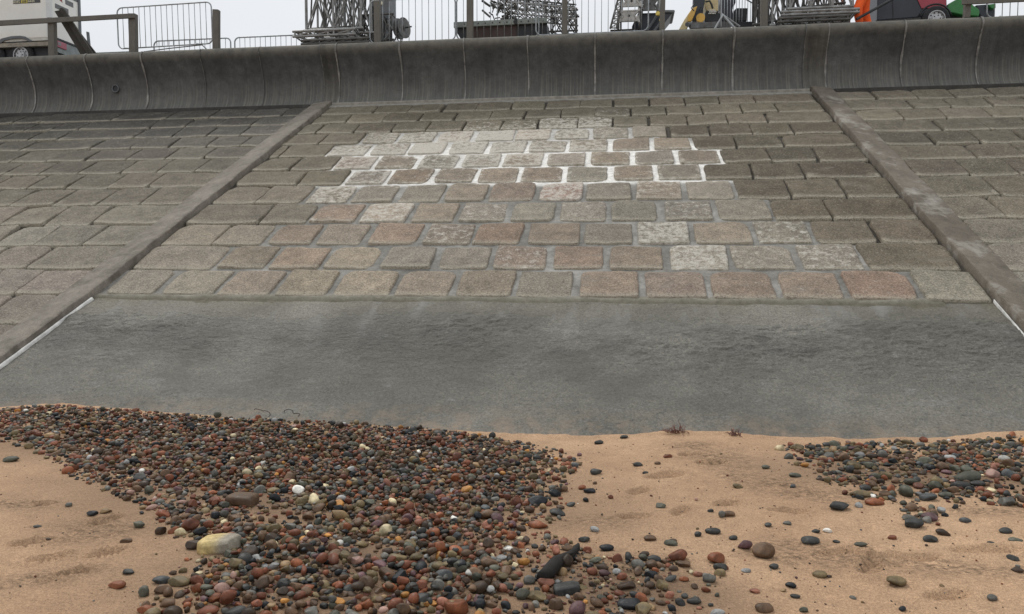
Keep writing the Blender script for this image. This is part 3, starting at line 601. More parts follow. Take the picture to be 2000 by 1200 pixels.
HERO = [  # photo x, y, width, height, colour, label, angularity
 (422,1063,77,38,'cream','large flat cream and grey slab stone on the main pebble bank',.2),(352,1038,24,24,'cream','smooth white egg shaped pebble just behind the large cream slab',0),(280,1150,27,40,'greengrey','upright greenish grey oval stone at the left edge of the pebble bank',0),
 (270,1022,22,23,'greengrey','rounded grey green pebble where sand meets the left edge of the bank',0),(180,1002,25,13,'black','thin black pebble alone on the sand left of the bank',.2),(71,1028,17,8,'slate','small flat slate pebble far out on the left sand',.2),(94,1052,13,9,'darkbrown','tiny dark brown pebble far out on the left sand',.3),
 (249,1115,29,16,'slate','flat slate pebble on sand in front of the footprint',.5),(314,1132,37,22,'slateblue','blue grey rounded stone beside the upright green grey oval stone',.2),(658,1173,29,25,'orange','glossy orange yellow pebble near the bottom edge of the photo',.2),(554,1138,28,28,'slate','chunky dark slate stone in front of the yellow pebbles',.6),
 (284,1187,34,26,'rust','big rust red stone in the bottom left corner of the bank',.2),(405,1192,42,24,'redbrown','wide reddish brown stone at the bottom edge below the cream slab',.1),(557,1110,21,17,'orange','bright yellow rounded pebble in the left front of the bank',.1),(534,1117,20,15,'tan','tan pebble touching the bright yellow rounded pebble',.1),
 (663,1059,16,16,'white','bright white round pebble right of the large cream slab',.1),(17,896,34,17,'greengrey','greenish grey flat cobble at the far left edge of the photo',.1),(421,976,30,28,'redbrown','tall reddish brown cobble beside the long brown slab',.3),(471,980,60,18,'brown','long narrow brown slab lying across the pebble bank',.6),
 (581,1047,36,21,'slate','dark slate slab stone left of the bright white round pebble',.6),(346,1138,46,16,'olive','long olive pebble right of the blue grey rounded stone',.1),(326,1174,40,26,'brown','broad brown stone above the bottom edge right of the rust red stone',.4),(244,1055,26,16,'brown','half buried brown stone on sand above the footprint',.3),
 (133,985,14,13,'grey','small round grey pebble alone on the left sand',0),(227,1144,36,13,'rust','flat brown sliver half sunk in sand near the bottom left',.2),(205,997,22,15,'tan','tan pebble touching the thin black pebble on sand',.2),(313,1035,24,26,'darkbrown','dark brown upright pebble left of the white egg shaped pebble',.2),
 (376,1062,30,28,'darkbrown','dark angular stone leaning against the left side of the cream slab',.5),(455,1012,34,18,'brown','flat brown pebble behind the cream slab',.3),(430,1108,18,18,'olive','round olive pebble in front of the cream slab',0),(388,1118,16,12,'cream','small cream pebble in front of the cream slab',0),(440,1122,24,18,'grey','grey rounded pebble below the round olive pebble',.2),
 (1049,976,42,29,'black','largest black boulder at the right edge of the pebble bank',.3),(1082,961,28,23,'black','second black stone touching the largest black boulder',.2),(1050,1022,40,24,'rust','big reddish cobble below the largest black boulder',.2),(998,1045,25,24,'rust','upright rust red pebble left of the big reddish cobble',.4),
 (993,1070,21,16,'white','smooth white pebble below the upright rust red pebble',0),(978,1088,24,15,'palegrey','pale grey striped oval pebble in front of the smooth white pebble',0),(1022,1095,25,23,'orange','amber coloured rough stone left of the charred driftwood',.5),(867,1121,40,36,'slateblue','large blue grey stone near the bottom centre',.5),
 (853,1141,30,33,'grey','grey pointed stone leaning on the large blue grey stone',.4),(897,1105,32,34,'greengrey','greenish rounded square stone behind the large blue grey stone',.5),(874,1164,28,27,'black','black angular stone at the bottom centre',.6),(825,1168,44,22,'slate','long dark flat stone at bottom centre left of the black angular stone',.1),
 (841,1177,30,22,'orange','ochre yellow oval stone below the long dark flat stone',.1),(717,1178,34,31,'rust','large round red stone at the bottom edge right of the orange pebble',.1),(761,1146,31,29,'rust','red cobble behind the ochre yellow oval stone',.4),(774,1086,40,26,'olive','broad olive brown stone in the middle of the front bank',.4),
 (979,1147,26,28,'coral','bright coral red stone at the bottom centre right',.5),(1032,1131,27,27,'grey','grey triangular stone just left of the driftwood foot',.5),(935,1175,26,42,'black','tall black stone standing at the bottom edge',.5),(1020,1158,32,33,'greengrey','slanted grey green stone right of the coral red stone',.4),(1046,1163,46,26,'olive','mottled yellow brown stone at the bottom right of the bank',.2),
 (1107,1147,54,34,'slate','wide flat slate slab right of the driftwood foot',.7),(1232,1175,52,36,'black','big black layered stone at the bottom edge right of centre',.2),(1186,1067,32,22,'black','rounded black stone on the sand right of the driftwood',.1),(1140,1052,25,18,'slate','slate pebble between the driftwood tip and the white shell',.1),(1161,1033,18,16,'palegrey','pale bluish white shell like pebble on the centre sand',.1),
 (1271,1121,27,25,'black','shaggy black lump on the sand right of centre',.2),(1163,920,27,18,'slate','slate oval pebble on the open sand near the apron',.1),(1245,906,21,12,'slate','lone dark oval pebble in the open sand centre',.1),(1261,923,14,8,'slate','tiny slate pebble below the lone dark oval pebble',.1),(1284,904,13,9,'brown','tiny brown pebble right of the lone dark oval pebble',.1),
 (1151,957,25,15,'black','angular black pebble on sand right of the black boulders',.6),(1136,951,18,13,'rust','small red pebble touching the angular black pebble',.2),(1289,986,24,15,'greengrey','greenish grey pebble on the open centre sand',.2),(1116,984,20,15,'slate','small dark pebble pair right of the largest black boulder',.4),(1087,1001,36,16,'slate','long flat slate pebble below the second black stone',.3),
 (1270,1050,25,17,'brown','brown oval pebble on sand right of the rounded black stone',.1),(1309,1061,28,12,'greengrey','thin grey green pebble on sand right of the brown oval',.2),(1219,853,18,10,'slate','small slate stone perched against the concrete apron edge',.4),(1169,864,22,9,'slate','flat slate pebble just below the concrete apron edge',.2),(1222,1142,40,26,'darkbrown','dark brown block right of the wide flat slate slab',.5),
 (1337,1100,30,23,'brown','brown cobble left of the rust red triangular stone',.3),(1259,1080,22,15,'darkbrown','dark brown pebble below the brown oval pebble',.3),(1277,1090,28,22,'slate','dark rounded pebble touching the dark brown pebble',.2),(1135,1145,26,18,'olive','olive flat pebble on top of the wide flat slate slab',.3),
 (1400,1088,40,32,'rust','rust red triangular stone on the right hand sand',.6),(1495,1071,54,47,'brown','largest sandy brown boulder on the right hand sand',.1),(1455,1062,30,29,'purple','purplish stone joined to the largest sandy brown boulder',.3),(1753,1133,43,31,'olive','smooth olive grey cobble alone on the lower right sand',0),(1393,1036,31,19,'slate','slate rounded stone above the rust red triangular stone',.1),
 (1363,1040,14,23,'slate','narrow upright slate pebble left of the slate rounded stone',.3),(1583,1055,38,18,'slate','long slate ellipse on the right hand sand',0),(1616,1035,19,14,'white','greenish white pebble behind the long slate ellipse',.3),(1782,1020,44,23,'slate','dark triangular slab below the right pebble patch',.5),(1819,1008,34,23,'purple','purplish brown slab touching the dark triangular slab',.3),
 (1885,1014,25,16,'slateblue','blue black oval pebble on sand right of the purplish brown slab',0),(1820,1051,31,20,'slate','slate pebble on right sand below the purplish brown slab',.1),(1845,1039,30,18,'darkbrown','dark brown wedge behind the slate pebble on right sand',.4),(1685,964,36,19,'olive','olive brown cobble at the lower edge of the right patch',.2),(1709,980,36,15,'rust','flat rust red pebble in front of the olive brown cobble',0),
 (1729,965,25,22,'brown','slanted brown pebble right of the olive brown cobble',.2),(1640,991,42,12,'slate','long thin slate pebble left of the right patch',.1),(1677,986,17,15,'palegrey','speckled pale pebble left of the flat rust red pebble',.1),(1815,969,38,22,'slateblue','blue grey diamond shaped stone in the right patch',.5),(1847,965,27,17,'greengrey','greenish grey pebble right of the blue grey diamond stone',.1),
 (1893,933,54,20,'greengrey','long greenish flat cobble in the right patch',.2),(1910,944,30,16,'slate','slate oval in front of the long greenish cobble',.1),(1522,874,21,16,'cream','cream round pebble at the left end of the right patch',0),(1556,872,27,19,'olive','tan brown round stone beside the cream round pebble',.1),(1804,858,17,16,'redbrown','round red brown stone sitting up against the apron on the right',0),
 (1496,911,17,11,'greengrey','small grey pebble on sand below the cream round pebble',.1),(1554,928,25,12,'greengrey','flat grey green pebble at the left foot of the right patch',.1),(1442,949,21,12,'olive','olive pebble in the brown debris on the sand',.2),(1549,949,17,9,'slateblue','small blue pebble on sand left of the right patch',.4),(1475,1153,22,15,'coral','salmon coral pebble low on the right hand sand',0),
 (1544,1141,23,18,'black','black triangular pebble right of the salmon coral pebble',.6),(1600,1121,31,17,'olive','olive flat pebble on the lower right sand',.2),(1620,1125,12,9,'darkbrown','tiny dark pebble touching the olive flat pebble',0),(1554,1163,21,14,'slate','slate pebble below the black triangular pebble',0),(1570,1190,18,16,'greengrey','greenish pebble at the bottom edge on the right',.2),
 (1458,1113,20,13,'palegrey','white speckled pebble below the largest sandy brown boulder',.3),(1493,1184,38,28,'brown','brown rounded stone at the bottom edge below the salmon pebble',.2),(1357,1170,32,23,'slate','dark slab at the bottom right of the scattered stones',.4),(1364,1120,20,17,'coral','coral brown pebble left of the grey brown stone',.2),(1384,1127,29,28,'grey','grey brown rounded stone below the rust red triangular stone',.3),
 (1336,1130,20,17,'rust','red brown pebble left of the coral brown pebble',.1),(1400,1195,32,20,'palegrey','speckled pale grey stone cut by the bottom edge',.1),(1938,1166,23,19,'grey','grey round pebble low on the far right sand',.2),(1965,1035,27,18,'slate','dark oval stone half sunk at the far right',.1),(1985,1054,26,15,'greengrey','grey green stone at the far right below the dark oval stone',.2),
 (1743,1048,19,14,'redbrown','red pebble alone on the right hand sand',.1),(1682,1063,26,14,'greengrey','grey green pebble right of the long slate ellipse',.1),(1936,1060,15,9,'slate','tiny slate pebble far right below the blue black oval',.1),(1981,1090,25,12,'slate','flat slate flake at the far right edge',.5),(1988,1112,24,15,'darkbrown','dark stone at the right edge below the flat slate flake',.2),
 (1424,1002,28,17,'brown','brown pebble alone on sand behind the rust red triangle',.1),(1411,1003,16,20,'grey','grey pebble touching the brown pebble behind the rust red triangle',.1),(1388,997,13,10,'slate','small slate pebble left of the grey and brown pair',.2),(1433,1049,20,14,'slate','dark round pebble left of the purplish stone',0),(1314,1055,18,11,'darkbrown','small dark pebble on sand left of the narrow upright slate',.2),
 (1500,1024,17,12,'slate','small slanted slate pebble above the largest sandy brown boulder',.3),(1538,1021,18,10,'grey','grey pebble pair on the middle of the right sand',.2),(1593,1037,18,10,'slate','small slate pebble left of the greenish white pebble',.1),(1634,1057,15,9,'slate','small dark pebble between the long slate ellipse and grey green pebble',.1),(1512,1105,20,16,'slate','slate pebble below the largest sandy brown boulder',.3),
 (1305,890,20,12,'redbrown','reddish chip in the upper centre sand',.3)]
def make_peb_mesh(shape, sx, sy, sz, yaw, tilt, pos):
    p = shape * np.array((sx, sy, sz)); ct, st = math.cos(tilt), math.sin(tilt)
    p = np.stack([p[:, 0] * ct + p[:, 2] * st, p[:, 1], -p[:, 0] * st + p[:, 2] * ct], 1)
    c, s = math.cos(yaw), math.sin(yaw); return np.stack([p[:, 0] * c - p[:, 1] * s, p[:, 0] * s + p[:, 1] * c, p[:, 2]], 1) + pos
def pebble_obj(pos, sx, sy, sz, yaw, tilt, colr, label, ang):
    sh, f = pebble_shape(3, rng, ang)
    if label.startswith(('large flat cream', 'long narrow brown slab', 'wide flat slate slab')): sh = np.sign(sh) * np.abs(sh) ** .55; sh = sh + .05 * np.sin(sh[:, [1, 2, 0]] * 3)
    V = make_peb_mesh(sh, sx, sy, sz, yaw, tilt, np.zeros(3))
    C = np.tile(colr, (len(V), 1)) * (1 + .25 * np.sin(V @ rng.normal(0, 40, 3)))[:, None]
    o = big_mesh('pebble', V, f, MT['pebble'], None, None, C); o.location = tuple(pos); tag(o, label, 'pebble', GRP); return o
LAND = []
for (px, py, wp, hp, ck, lab, ang) in HERO:
    g = ground(px, py + hp * .35); d = (g - CAM) @ FW; s = d / F; W = wp * s / 2; al = math.atan2(H, g[1])
    dl = W * .75; T = np.clip((hp * s / 2 - dl * math.sin(al)) / math.cos(al), .42 * W, .95 * W)
    c = np.array(PAL[ck]) * (1 + rng.normal(0, .06))
    o = pebble_obj((g[0], g[1] + dl * .3, zg(g[0], g[1]) + T * .55), W, dl, T, TH + rng.normal(0, .25), rng.normal(0, .08), c, lab, ang + .15)
    if ck == 'cream' and wp > 60:      # the slab is yellow at one end, grey at the other
        a = o.data.attributes['Col']; n = len(o.data.vertices); co = np.zeros(n * 3, np.float32); o.data.vertices.foreach_get('co', co); x = co.reshape(-1, 3)[:, 0]
        k = sst(-.1 * W, .5 * W, x)[:, None]; cc = np.ones((n, 4), np.float32); cc[:, :3] = np.array((.50, .38, .17)) * (1 - k) + np.array((.27, .24, .19)) * k; a.data.foreach_set('color', cc.ravel())
    placed.append((g[0], g[1] + dl * .3, max(W, dl) * .95)); LAND.append((px, py, lab))
# the bank: thousands of pebbles by density
POLY_MAIN = [(-60,806),(0,802),(60,795),(110,791),(250,798),(420,814),(550,822),(700,830),(850,838),(930,850),(1060,872),(1135,895),(1105,960),(1110,1010),(1060,1040),(1075,1110),(1060,1180),(1010,1240),(250,1240),(300,1130),(390,1080),(335,1050),(330,1030),(290,1020),(250,985),(130,930),(60,880),(-60,850)]
POLY_R = [(1520,872),(1580,866),(1700,866),(1850,860),(1930,848),(2060,838),(2060,1010),(1960,995),(1890,980),(1850,1010),(1790,1030),(1740,985),(1660,975),(1620,955),(1580,930),(1535,905)]
POLY_S = [(1060,1040),(1120,1060),(1180,1090),(1330,1090),(1420,1110),(1400,1160),(1420,1240),(980,1240),(1040,1150)]
def to_ground(poly): return np.array([ground(x, y)[:2] for x, y in poly])
def inside(P, x, y):
    r = False; j = len(P) - 1
    for i in range(len(P)):
        if (P[i, 1] > y) != (P[j, 1] > y) and x < (P[j, 0] - P[i, 0]) * (y - P[i, 1]) / (P[j, 1] - P[i, 1]) + P[i, 0]: r = not r
        j = i
    return r
def edge_dist(P, x, y):
    m = 9
    for i in range(len(P)):
        a, b = P[i - 1], P[i]; d = b - a; t = max(0, min(1, ((x - a[0]) * d[0] + (y - a[1]) * d[1]) / (d @ d))); m = min(m, math.hypot(x - a[0] - t * d[0], y - a[1] - t * d[1]))
    return m
cell = {}
def free(x, y, r, k):
    i, j = int(x / .12), int(y / .12)
    for a in (i - 1, i, i + 1):
        for b in (j - 1, j, j + 1):
            for (X_, Y_, R_) in cell.get((a, b), ()):
                if (X_ - x) ** 2 + (Y_ - y) ** 2 < ((R_ + r) * k) ** 2: return False
    return True
def put(x, y, r): cell.setdefault((int(x / .12), int(y / .12)), []).append((x, y, r))
for p in placed: put(*p)
KEYS = ['slate', 'black', 'slateblue', 'grey', 'greengrey', 'olive', 'brown', 'darkbrown', 'redbrown', 'rust', 'coral', 'orange', 'tan', 'cream', 'white', 'purple', 'pink', 'palegrey']
PRB = np.array([.075, .055, .015, .055, .06, .115, .20, .12, .15, .07, .012, .014, .035, .008, .004, .03, .012, .014])
PRB = PRB / PRB.sum()
PRB_R = PRB * np.array([1.7, 1, 1.7, 1.5, 1.7, 1.2, .9, .8, .5, .5, .8, .8, 1, 1.0, 1.0, .7, 1, 1.0]); PRB_R /= PRB_R.sum()
pebs = []      # x, y, z, sx, sy, sz, yaw, tilt, key
def zpeb(x, y): return max(float(zg(x, y)), (y - V0) / 2 - .02)
def try_add(x, y, R, k, zoff, prob):
    if not free(x, y, R, k): return
    asp = rng.uniform(.58, .95); fl = rng.uniform(.42, .85)
    put(x, y, R * (1 + asp) / 2)
    pebs.append((x, y, zpeb(x, y) + R * fl * rng.uniform(.35, .7) + zoff, R, R * asp, R * fl, rng.uniform(0, 6.28), rng.normal(0, .22), KEYS[rng.choice(len(KEYS), p=prob)]))
def fill(poly, n, rlo, rhi, k, dens, prob, zoff=0.):
    P = to_ground(poly); lo, hi = P.min(0), P.max(0)
    for _ in range(n):
        x, y = rng.uniform(lo[0], hi[0]), rng.uniform(lo[1], hi[1])
        if not inside(P, x, y): continue
        if rng.random() > dens(x, y, P): continue
        R = rlo + (rhi - rlo) * rng.random() ** 2.2
        try_add(x, y, R * (1.25 - .05 * y) if rhi > .02 else R, k, zoff, prob)
gap_n = lambda x, y: float(vn(x * 2.3, y * 2.3, 77))
def d_main(x, y, P):
    e = edge_dist(P, x, y); front = 1
    return (min(1, .12 + e / (.5 if x > -2 else .28)) if y < 6.6 else 1.) * front * (1 if y > 4.9 else (1 if gap_n(x, y) > .27 else .3))
def d_right(x, y, P): return min(1, .2 + edge_dist(P, x, y) / .3) * (1 if gap_n(x * 1.3, y * 2.2) > .42 else .22)
def d_s(x, y, P): return .55 if gap_n(x, y) > .45 else .12
fill(POLY_MAIN, 2600, .032, .054, .72, d_main, PRB)
fill(POLY_MAIN, 15000, .020, .034, .70, d_main, PRB)
fill(POLY_MAIN, 30000, .010, .021, .68, d_main, PRB)
fill(POLY_R, 1500, .032, .062, .72, d_right, PRB_R); fill(POLY_R, 4500, .018, .032, .70, d_right, PRB_R); fill(POLY_R, 5000, .009, .018, .8, d_right, PRB_R)
fill(POLY_S, 360, .028, .048, .80, d_s, PRB); fill(POLY_S, 900, .014, .028, .82, d_s, PRB); fill(POLY_S, 2500, .006, .014, .85, d_s, PRB)
# second layer riding on the thick of the bank
keep = cell; cell = {}
UPL = [(60,800),(130,795),(420,822),(700,838),(900,852),(1040,890),(1050,950),(1000,1010),(1020,1100),(1000,1220),(330,1220),(340,1130),(420,1080),(400,1010),(320,960),(200,910),(110,850)]
fill(UPL, 9000, .018, .038, .95, lambda x, y, P: min(1, edge_dist(P, x, y) / .25) * (.8 if y > 4.9 else (.7 if gap_n(x, y) > .42 else .0)), PRB, .024)
cell = keep
WIDE = [(-200,840),(0,830),(600,850),(1100,868),(1500,870),(2050,866),(2200,1250),(-300,1250)]
fill(WIDE, 560, .008, .026, 1.3, lambda x, y, P: .10 if x < -2 else .55, PRB); fill(WIDE, 5200, .003, .008, 1.2, lambda x, y, P: .25 if x < -2.4 else .6, PRB)
# individuals: the ones that show largest
def screen(p): return p[3] * (p[4] + p[5]) / (p[0] ** 2 + p[1] ** 2 + H * H)
def vis(p):
    x, y = project(p[:3]); return -10 < x < 2010 and y < 1205
order = sorted(range(len(pebs)), key=lambda i: -screen(pebs[i]) * vis(pebs[i])); ind = set(order[:300 - len(HERO)])
short = {l: l for _, _, l in LAND}
def short_name(l):
    import re
    return re.split(r' (?:on|at|in|just|beside|below|behind|near|left|right|where|touching|lying|alone|leaning|far|above|between|half|joined|perched|sitting|cut|low|standing|against) ', l)[0]
LM = [(x, y, short_name(l)) for x, y, l in LAND]; cnt = {}
for _, _, s in LM: cnt[s] = cnt.get(s, 0) + 1
LM = [t for t in LM if cnt[t[2]] == 1 and len(t[2].split()) >= 3]
used = {l for _, _, l in LAND}
for i in sorted(ind):
    p = pebs[i]; px, py = project(p[:3]); ck = p[8]; asp = p[4] / p[3]; fl = p[5] / p[3]
    shp = 'round' if asp > .86 and fl > .55 else ('flat' if fl < .5 else ('long' if asp < .72 else 'oval'))
    cands = sorted(LM, key=lambda t: (t[0] - px) ** 2 + ((t[1] - py) * 1.6) ** 2)[:9]; lab = None
    for t in cands:
        dx, dy = px - t[0], (py - t[1]) * 1.4
        rel = ('right of' if dx > 0 else 'left of') if abs(dx) > abs(dy) else ('in front of' if dy > 0 else 'behind')
        near = 'just ' if math.hypot(dx, dy) < 45 else ''
        L = f'{WORD[ck]} {shp} pebble {near}{rel} the {t[2]}'
        if L not in used and len(L.split()) <= 16: lab = L; break
    lab = lab or f'{WORD[ck]} {shp} pebble among the loose stones left of the amber coloured rough stone'
    used.add(lab)
    pebble_obj(p[:3], *p[3:8], np.array(PAL[ck]) * rng.uniform(.75, 1.3), lab, .3)
SH = {1: [pebble_shape(1, rng, .2) for _ in range(20)], 2: [pebble_shape(2, rng, .3) for _ in range(40)]}
for sub in (2, 1):
    pass
VS, FS, CS = [], [], []; off = 0
for i, p in enumerate(pebs):
    if i in ind: continue
    sub = 2 if p[3] > .011 else 1; sh, f = SH[sub][rng.integers(len(SH[sub]))]
    V = make_peb_mesh(sh, *p[3:8], np.array(p[:3])); VS.append(V); FS.append(f + off); off += len(V)
    CS.append(np.tile(np.array(PAL[p[8]]) * rng.uniform(.55, 1.5), (len(V), 1)))
gravel = big_mesh('pebble_bank', np.concatenate(VS), np.concatenate(FS), MT['pebble'], None, None, np.concatenate(CS)); tag(gravel, kind='stuff')
# driftwood, twigs, seaweed
a, b = ground(1058, 1142), ground(1128, 1078); dw = MB(); pts = []
for t in np.linspace(0, 1, 12): pts.append(a * (1 - t) + b * t + np.array((.012 * math.sin(t * 9), 0, .035 + .012 * math.sin(t * 7))))
dw.path(pts, [.030, .034, .037, .038, .034, .036, .033, .03, .024, .018, .02, .008], 9); a1 = pts[7]; dw.path([a1, a1 + np.array((.03, -.01, .03)), a1 + np.array((.05, 0, .035))], [.014, .01, .005], 6)
o = dw.build('driftwood', MT['drift'], None, True); tag(o, 'charred black driftwood stick lying on the pebble bank edge', 'driftwood')
for (px, py, lab) in ((508, 822, 'thin bent twig arching over the top of the pebble bank'), (566, 824, 'thin curled twig on the concrete just above the pebble bank')):
    p = ground(px, py); tw = MB(); tw.path([p + np.array((.09 * math.cos(t * 1.1) + .02 * math.sin(t * 5), .03 * t, .05 + .05 * math.sin(t) + .012 * math.sin(t * 4 + px))) for t in np.linspace(0, 2.4, 12)], .004, 5)
    tag(tw.build('twig', MT['twig'], None, True), lab, 'twig')
for (px, py, r, lab) in ((1326, 846, .13, 'red seaweed tuft on the sand line against the apron'), (1436, 850, .07, 'smaller red brown seaweed tuft right of the red tuft')):
    p = ground(px, py); sw = MB()
    for k in range(30):
        d = rng.normal(0, 1, 3); d[2] = abs(d[2]); d[1] *= .5; d /= np.linalg.norm(d); q = p + np.array((rng.normal(0, r * .4), rng.normal(0, .03), 0)); L = r * rng.uniform(.3, .9)
        sw.path([q, q + d * L * .5 + (0, 0, .01), q + d * L + rng.normal(0, .012, 3)], [.0035, .003, .002], 4)
    tag(sw.build('seaweed', MT['weed_red'], None, True), lab, 'seaweed')
exec_upper = True
# ================================================================== PROMENADE: fences, barriers, plant
FV = 17.72
def pole(px0, y0, px1, y1, wpx, V, depth=.13):   # squared timber between two photo points
    m = MB(); h = wpx / 2; return m.prism([(px0 - h, y0), (px0 + h, y0 + .4), (px1 + h, y1), (px1 - h, y1)], V, depth)
def base(px, V): p = at(px, 60, V); return (p[0], V, PZ)
fl = thing('timber_fence', base(180, FV), 'weathered timber post and rail fence in front of the white trailer', 'fence')
pole(98, 34, 100, 112, 12, FV).build('post', MT['timber'], fl, bevel=.008); pole(257, 26, 258, 106, 13, FV).build('post', MT['timber'], fl, bevel=.008)
MB().prism([(-120, 46.5), (262, 26), (262, 35), (-120, 57)], FV - .055, .05).build('rail', MT['timber'], fl, bevel=.006)
for (x0, y0, x1, y1, wd, lab) in ((420, 18, 420, 100, 11, 'single timber post at the right end of the tilted barrier'), (735, 1, 736, 86, 11, 'timber post standing among the left lattice stack and cable reel'), (917, -8, 917, 80, 12, 'timber post in front of the left end of the steel skip'),
                                  (1103, -10, 1103, 72, 10, 'timber post in front of the right end of the steel skip'), (1295, -12, 1293, 64, 10, 'timber post in front of the navy hopper with yellow lamps'), (1493, -14, 1493, 54, 13, 'broad timber post left of the right lattice stack')):
    p = pole(x0, y0, x1, y1, wd, FV).build('timber_post', MT['timber'], None, bevel=.008); tag(p, lab, 'post', 'timber posts along the sea wall crest')
fr = thing('timber_fence', base(1891, FV), 'weathered timber post and rail fence at the right edge beside the green machine', 'fence')
pole(1893, -6, 1890, 34, 11, FV).build('post', MT['timber'], fr, bevel=.008); pole(2075, -14, 2075, 26, 11, FV).build('post', MT['timber'], fr, bevel=.008)
MB().prism([(1880, -2), (2080, -10), (2080, -1), (1880, 9)], FV - .055, .05).build('rail', MT['timber'], fr, bevel=.006)
# planks leaning on the rail
pl = MB().prism([(106, 22), (121, 19), (187, 104), (187, 108), (158, 108)], FV + .16, .05).build('leaning_plank', MT['darktimber'], None, bevel=.005); tag(pl, 'wide dark timber plank leaning behind the rail against the white trailer', 'plank', 'dark planks leaning behind the fence')
pl = MB().prism([(115, 18), (119, 15), (124, 17), (182, 106), (170, 106)], FV + .08, .07).build('leaning_plank', MT['darktimber'], None, bevel=.005); tag(pl, 'narrow round topped dark timber leaning in front of the wide dark plank', 'plank', 'dark planks leaning behind the fence')
ps = pole(170, 62, 175, 112, 3.6, 20.5, .06).build('thin_post', MT['greypl']); tag(ps, 'thin grey marker post behind the leaning planks', 'post')

def rrect(x0, x1, z0, z1, r, n=6):
    pts = []
    for cx, cz, a0 in ((x1 - r, z1 - r, 0), (x0 + r, z1 - r, 90), (x0 + r, z0 + r, 180), (x1 - r, z0 + r, 270)):
        for k in range(n + 1): t = math.radians(a0 + 90 * k / n); pts.append((cx + r * math.cos(t), cz + r * math.sin(t)))
    return pts + [pts[0], pts[1]]
def barrier(loc, L, label, rotz=0., roll=0., Ht=1.05, z0=.16, sp=.145, r=.017, mat='galv', feet=True):
    t = thing('crowd_barrier', loc, label, 'barrier', 'steel crowd barriers on the promenade'); t.rotation_euler = (0, roll, rotz)
    mm = t.matrix_basis.copy()
    def mk(mb, nm):
        me = bpy.data.meshes.new(nm); me.from_pydata(mb.v, [], mb.f); me.materials.append(MT[mat]); me.shade_smooth(); o = bpy.data.objects.new(nm, me); col.objects.link(o); o.parent = t; return o
    mk(MB().path([(x, 0, z) for x, z in rrect(0, L, z0, Ht, .13)], r, 8), 'frame')
    n = int(L / sp); b = MB()
    for k in range(1, n): x = L * k / n; b.tube((x, 0, z0), (x, 0, Ht), .008, 6)
    mk(b, 'bars')
    if feet:
        for x in (L * .12, L * .88):
            f = MB(); f.path([(x, -.28, .01), (x, -.22, .05), (x, 0, z0), (x, .22, .05), (x, .28, .01)], .014, 6); f.tube((x, -.03, z0 - .03), (x, .03, z0 + .03), .02); mk(f, 'foot')
    return t
def bx(px, V): return at(px, 60, V)[0]
V1 = 18.0
L = bx(416, V1) - bx(232, V1); a = at(232, 96, V1)
barrier((a[0], V1, a[2] - .10), L, 'tilted steel crowd barrier standing clear against the sky beside the timber fence', 0, math.radians(-.9), 1.10, .10)
barrier((bx(722, V1), V1 + .02, PZ), bx(889, V1) - bx(722, V1), 'steel crowd barrier in front of the cable reel', 0, 0, 1.1, .10, .15)
barrier((bx(891, V1), V1 + .06, PZ), bx(1052, V1) - bx(891, V1), 'steel crowd barrier across the left part of the steel skip', 0, 0, 1.1, .11, .15)
barrier((bx(1047, V1), V1 - .02, PZ), bx(1266, V1) - bx(1047, V1), 'steel crowd barrier between the steel skip and the navy hopper', 0, 0, 1.1, .12, .15)
barrier((bx(1408, 18.1), 18.1, PZ), 2.3, 'steel crowd barrier turned edge on beside the yellow digger', math.radians(57), 0, 1.1, .10, .145)
barrier((bx(1926, 18.1), 18.1, PZ), 2.3, 'steel crowd barrier behind the right timber fence', 0, 0, 1.1, .13, .15)
for (x0, x1, V, ht, lab) in ((458, 640, 20.3, 1.06, 'far crowd barrier whose top rail meets the left lattice stack'), (300, 450, 20.3, 1.06, 'far crowd barrier showing only its rounded corner beyond the single post'), (60, 268, 21.0, 1.0, 'farthest crowd barrier with its top rail just above the wall left of the tilted one')):
    barrier((bx(x0, V), V, PZ), bx(x1, V) - bx(x0, V), lab, 0, 0, ht, .15, .145, .02)
st = MB(); st.tube(at(284, 101, 18.3), at(330, 95, 18.25), .014); st.tube(at(330, 95, 18.25), at(395, 88, 18.2), .014)
tag(tube_auto(st.build('steel_tube', MT['galv_dark'])), 'loose steel tube lying under the tilted crowd barrier', 'tube')
# A-frame strut pair at the digger
af = MB(); af.tube(at(1412, 30, 17.95), at(1396, 57, 17.95), .022); af.tube(at(1410, 28, 18), at(1434, 54, 17.9), .026); af.tube(at(1404, 24, 18.1), at(1445, 52, 18.3), .02)
tag(tube_auto(af.build('strut_frame', MT['galv'])), 'splayed grey steel struts in front of the yellow digger', 'strut')

# --- white box trailer
SV = 18.6; c0 = at(101, 60, SV); XR = c0[0]; XL = XR - 4.2
tz = lambda y, x=60: at(x, y, SV)[2]
van = thing('box_trailer', (XR - 2, SV + .55, PZ), 'white box trailer with a phone number panel behind the timber fence', 'trailer')
zb = tz(75); RD = 1.08
MB().box((XL, SV, zb), (XR, SV + RD, zb + 2.1)).build('body', MT['white'], van, bevel=.02)
MB().box((XR - .13, SV - .012, zb), (XR + .012, SV + .03, zb + 2.1)).build('corner_trim', plain('silver_trim', (.55, .57, .56), .35, .5, .3, .08, 3), van)
MB().box((XR, SV + RD - .06, zb - .35), (XR + .03, SV + RD + .02, zb + 2.1)).build('corner_trim', MT['greypl'], van)
MB().box((XL, SV - .006, zb - .07), (XR - .02, SV + .2, zb - .004)).build('skirt', plain('pale_skirt', (.5, .5, .46), .5, .4), van)
MB().box((XL, SV - .02, tz(91)), (XR - .03, SV + .1, tz(83))).build('sill', MT['sill'], van)
MB().box((XL, SV + .12, PZ + .18), (XR - .05, SV + RD - .05, zb - .075)).build('chassis', MT['black'], van)
wx, wz = bx(37, SV), PZ + .345
ar = MB()
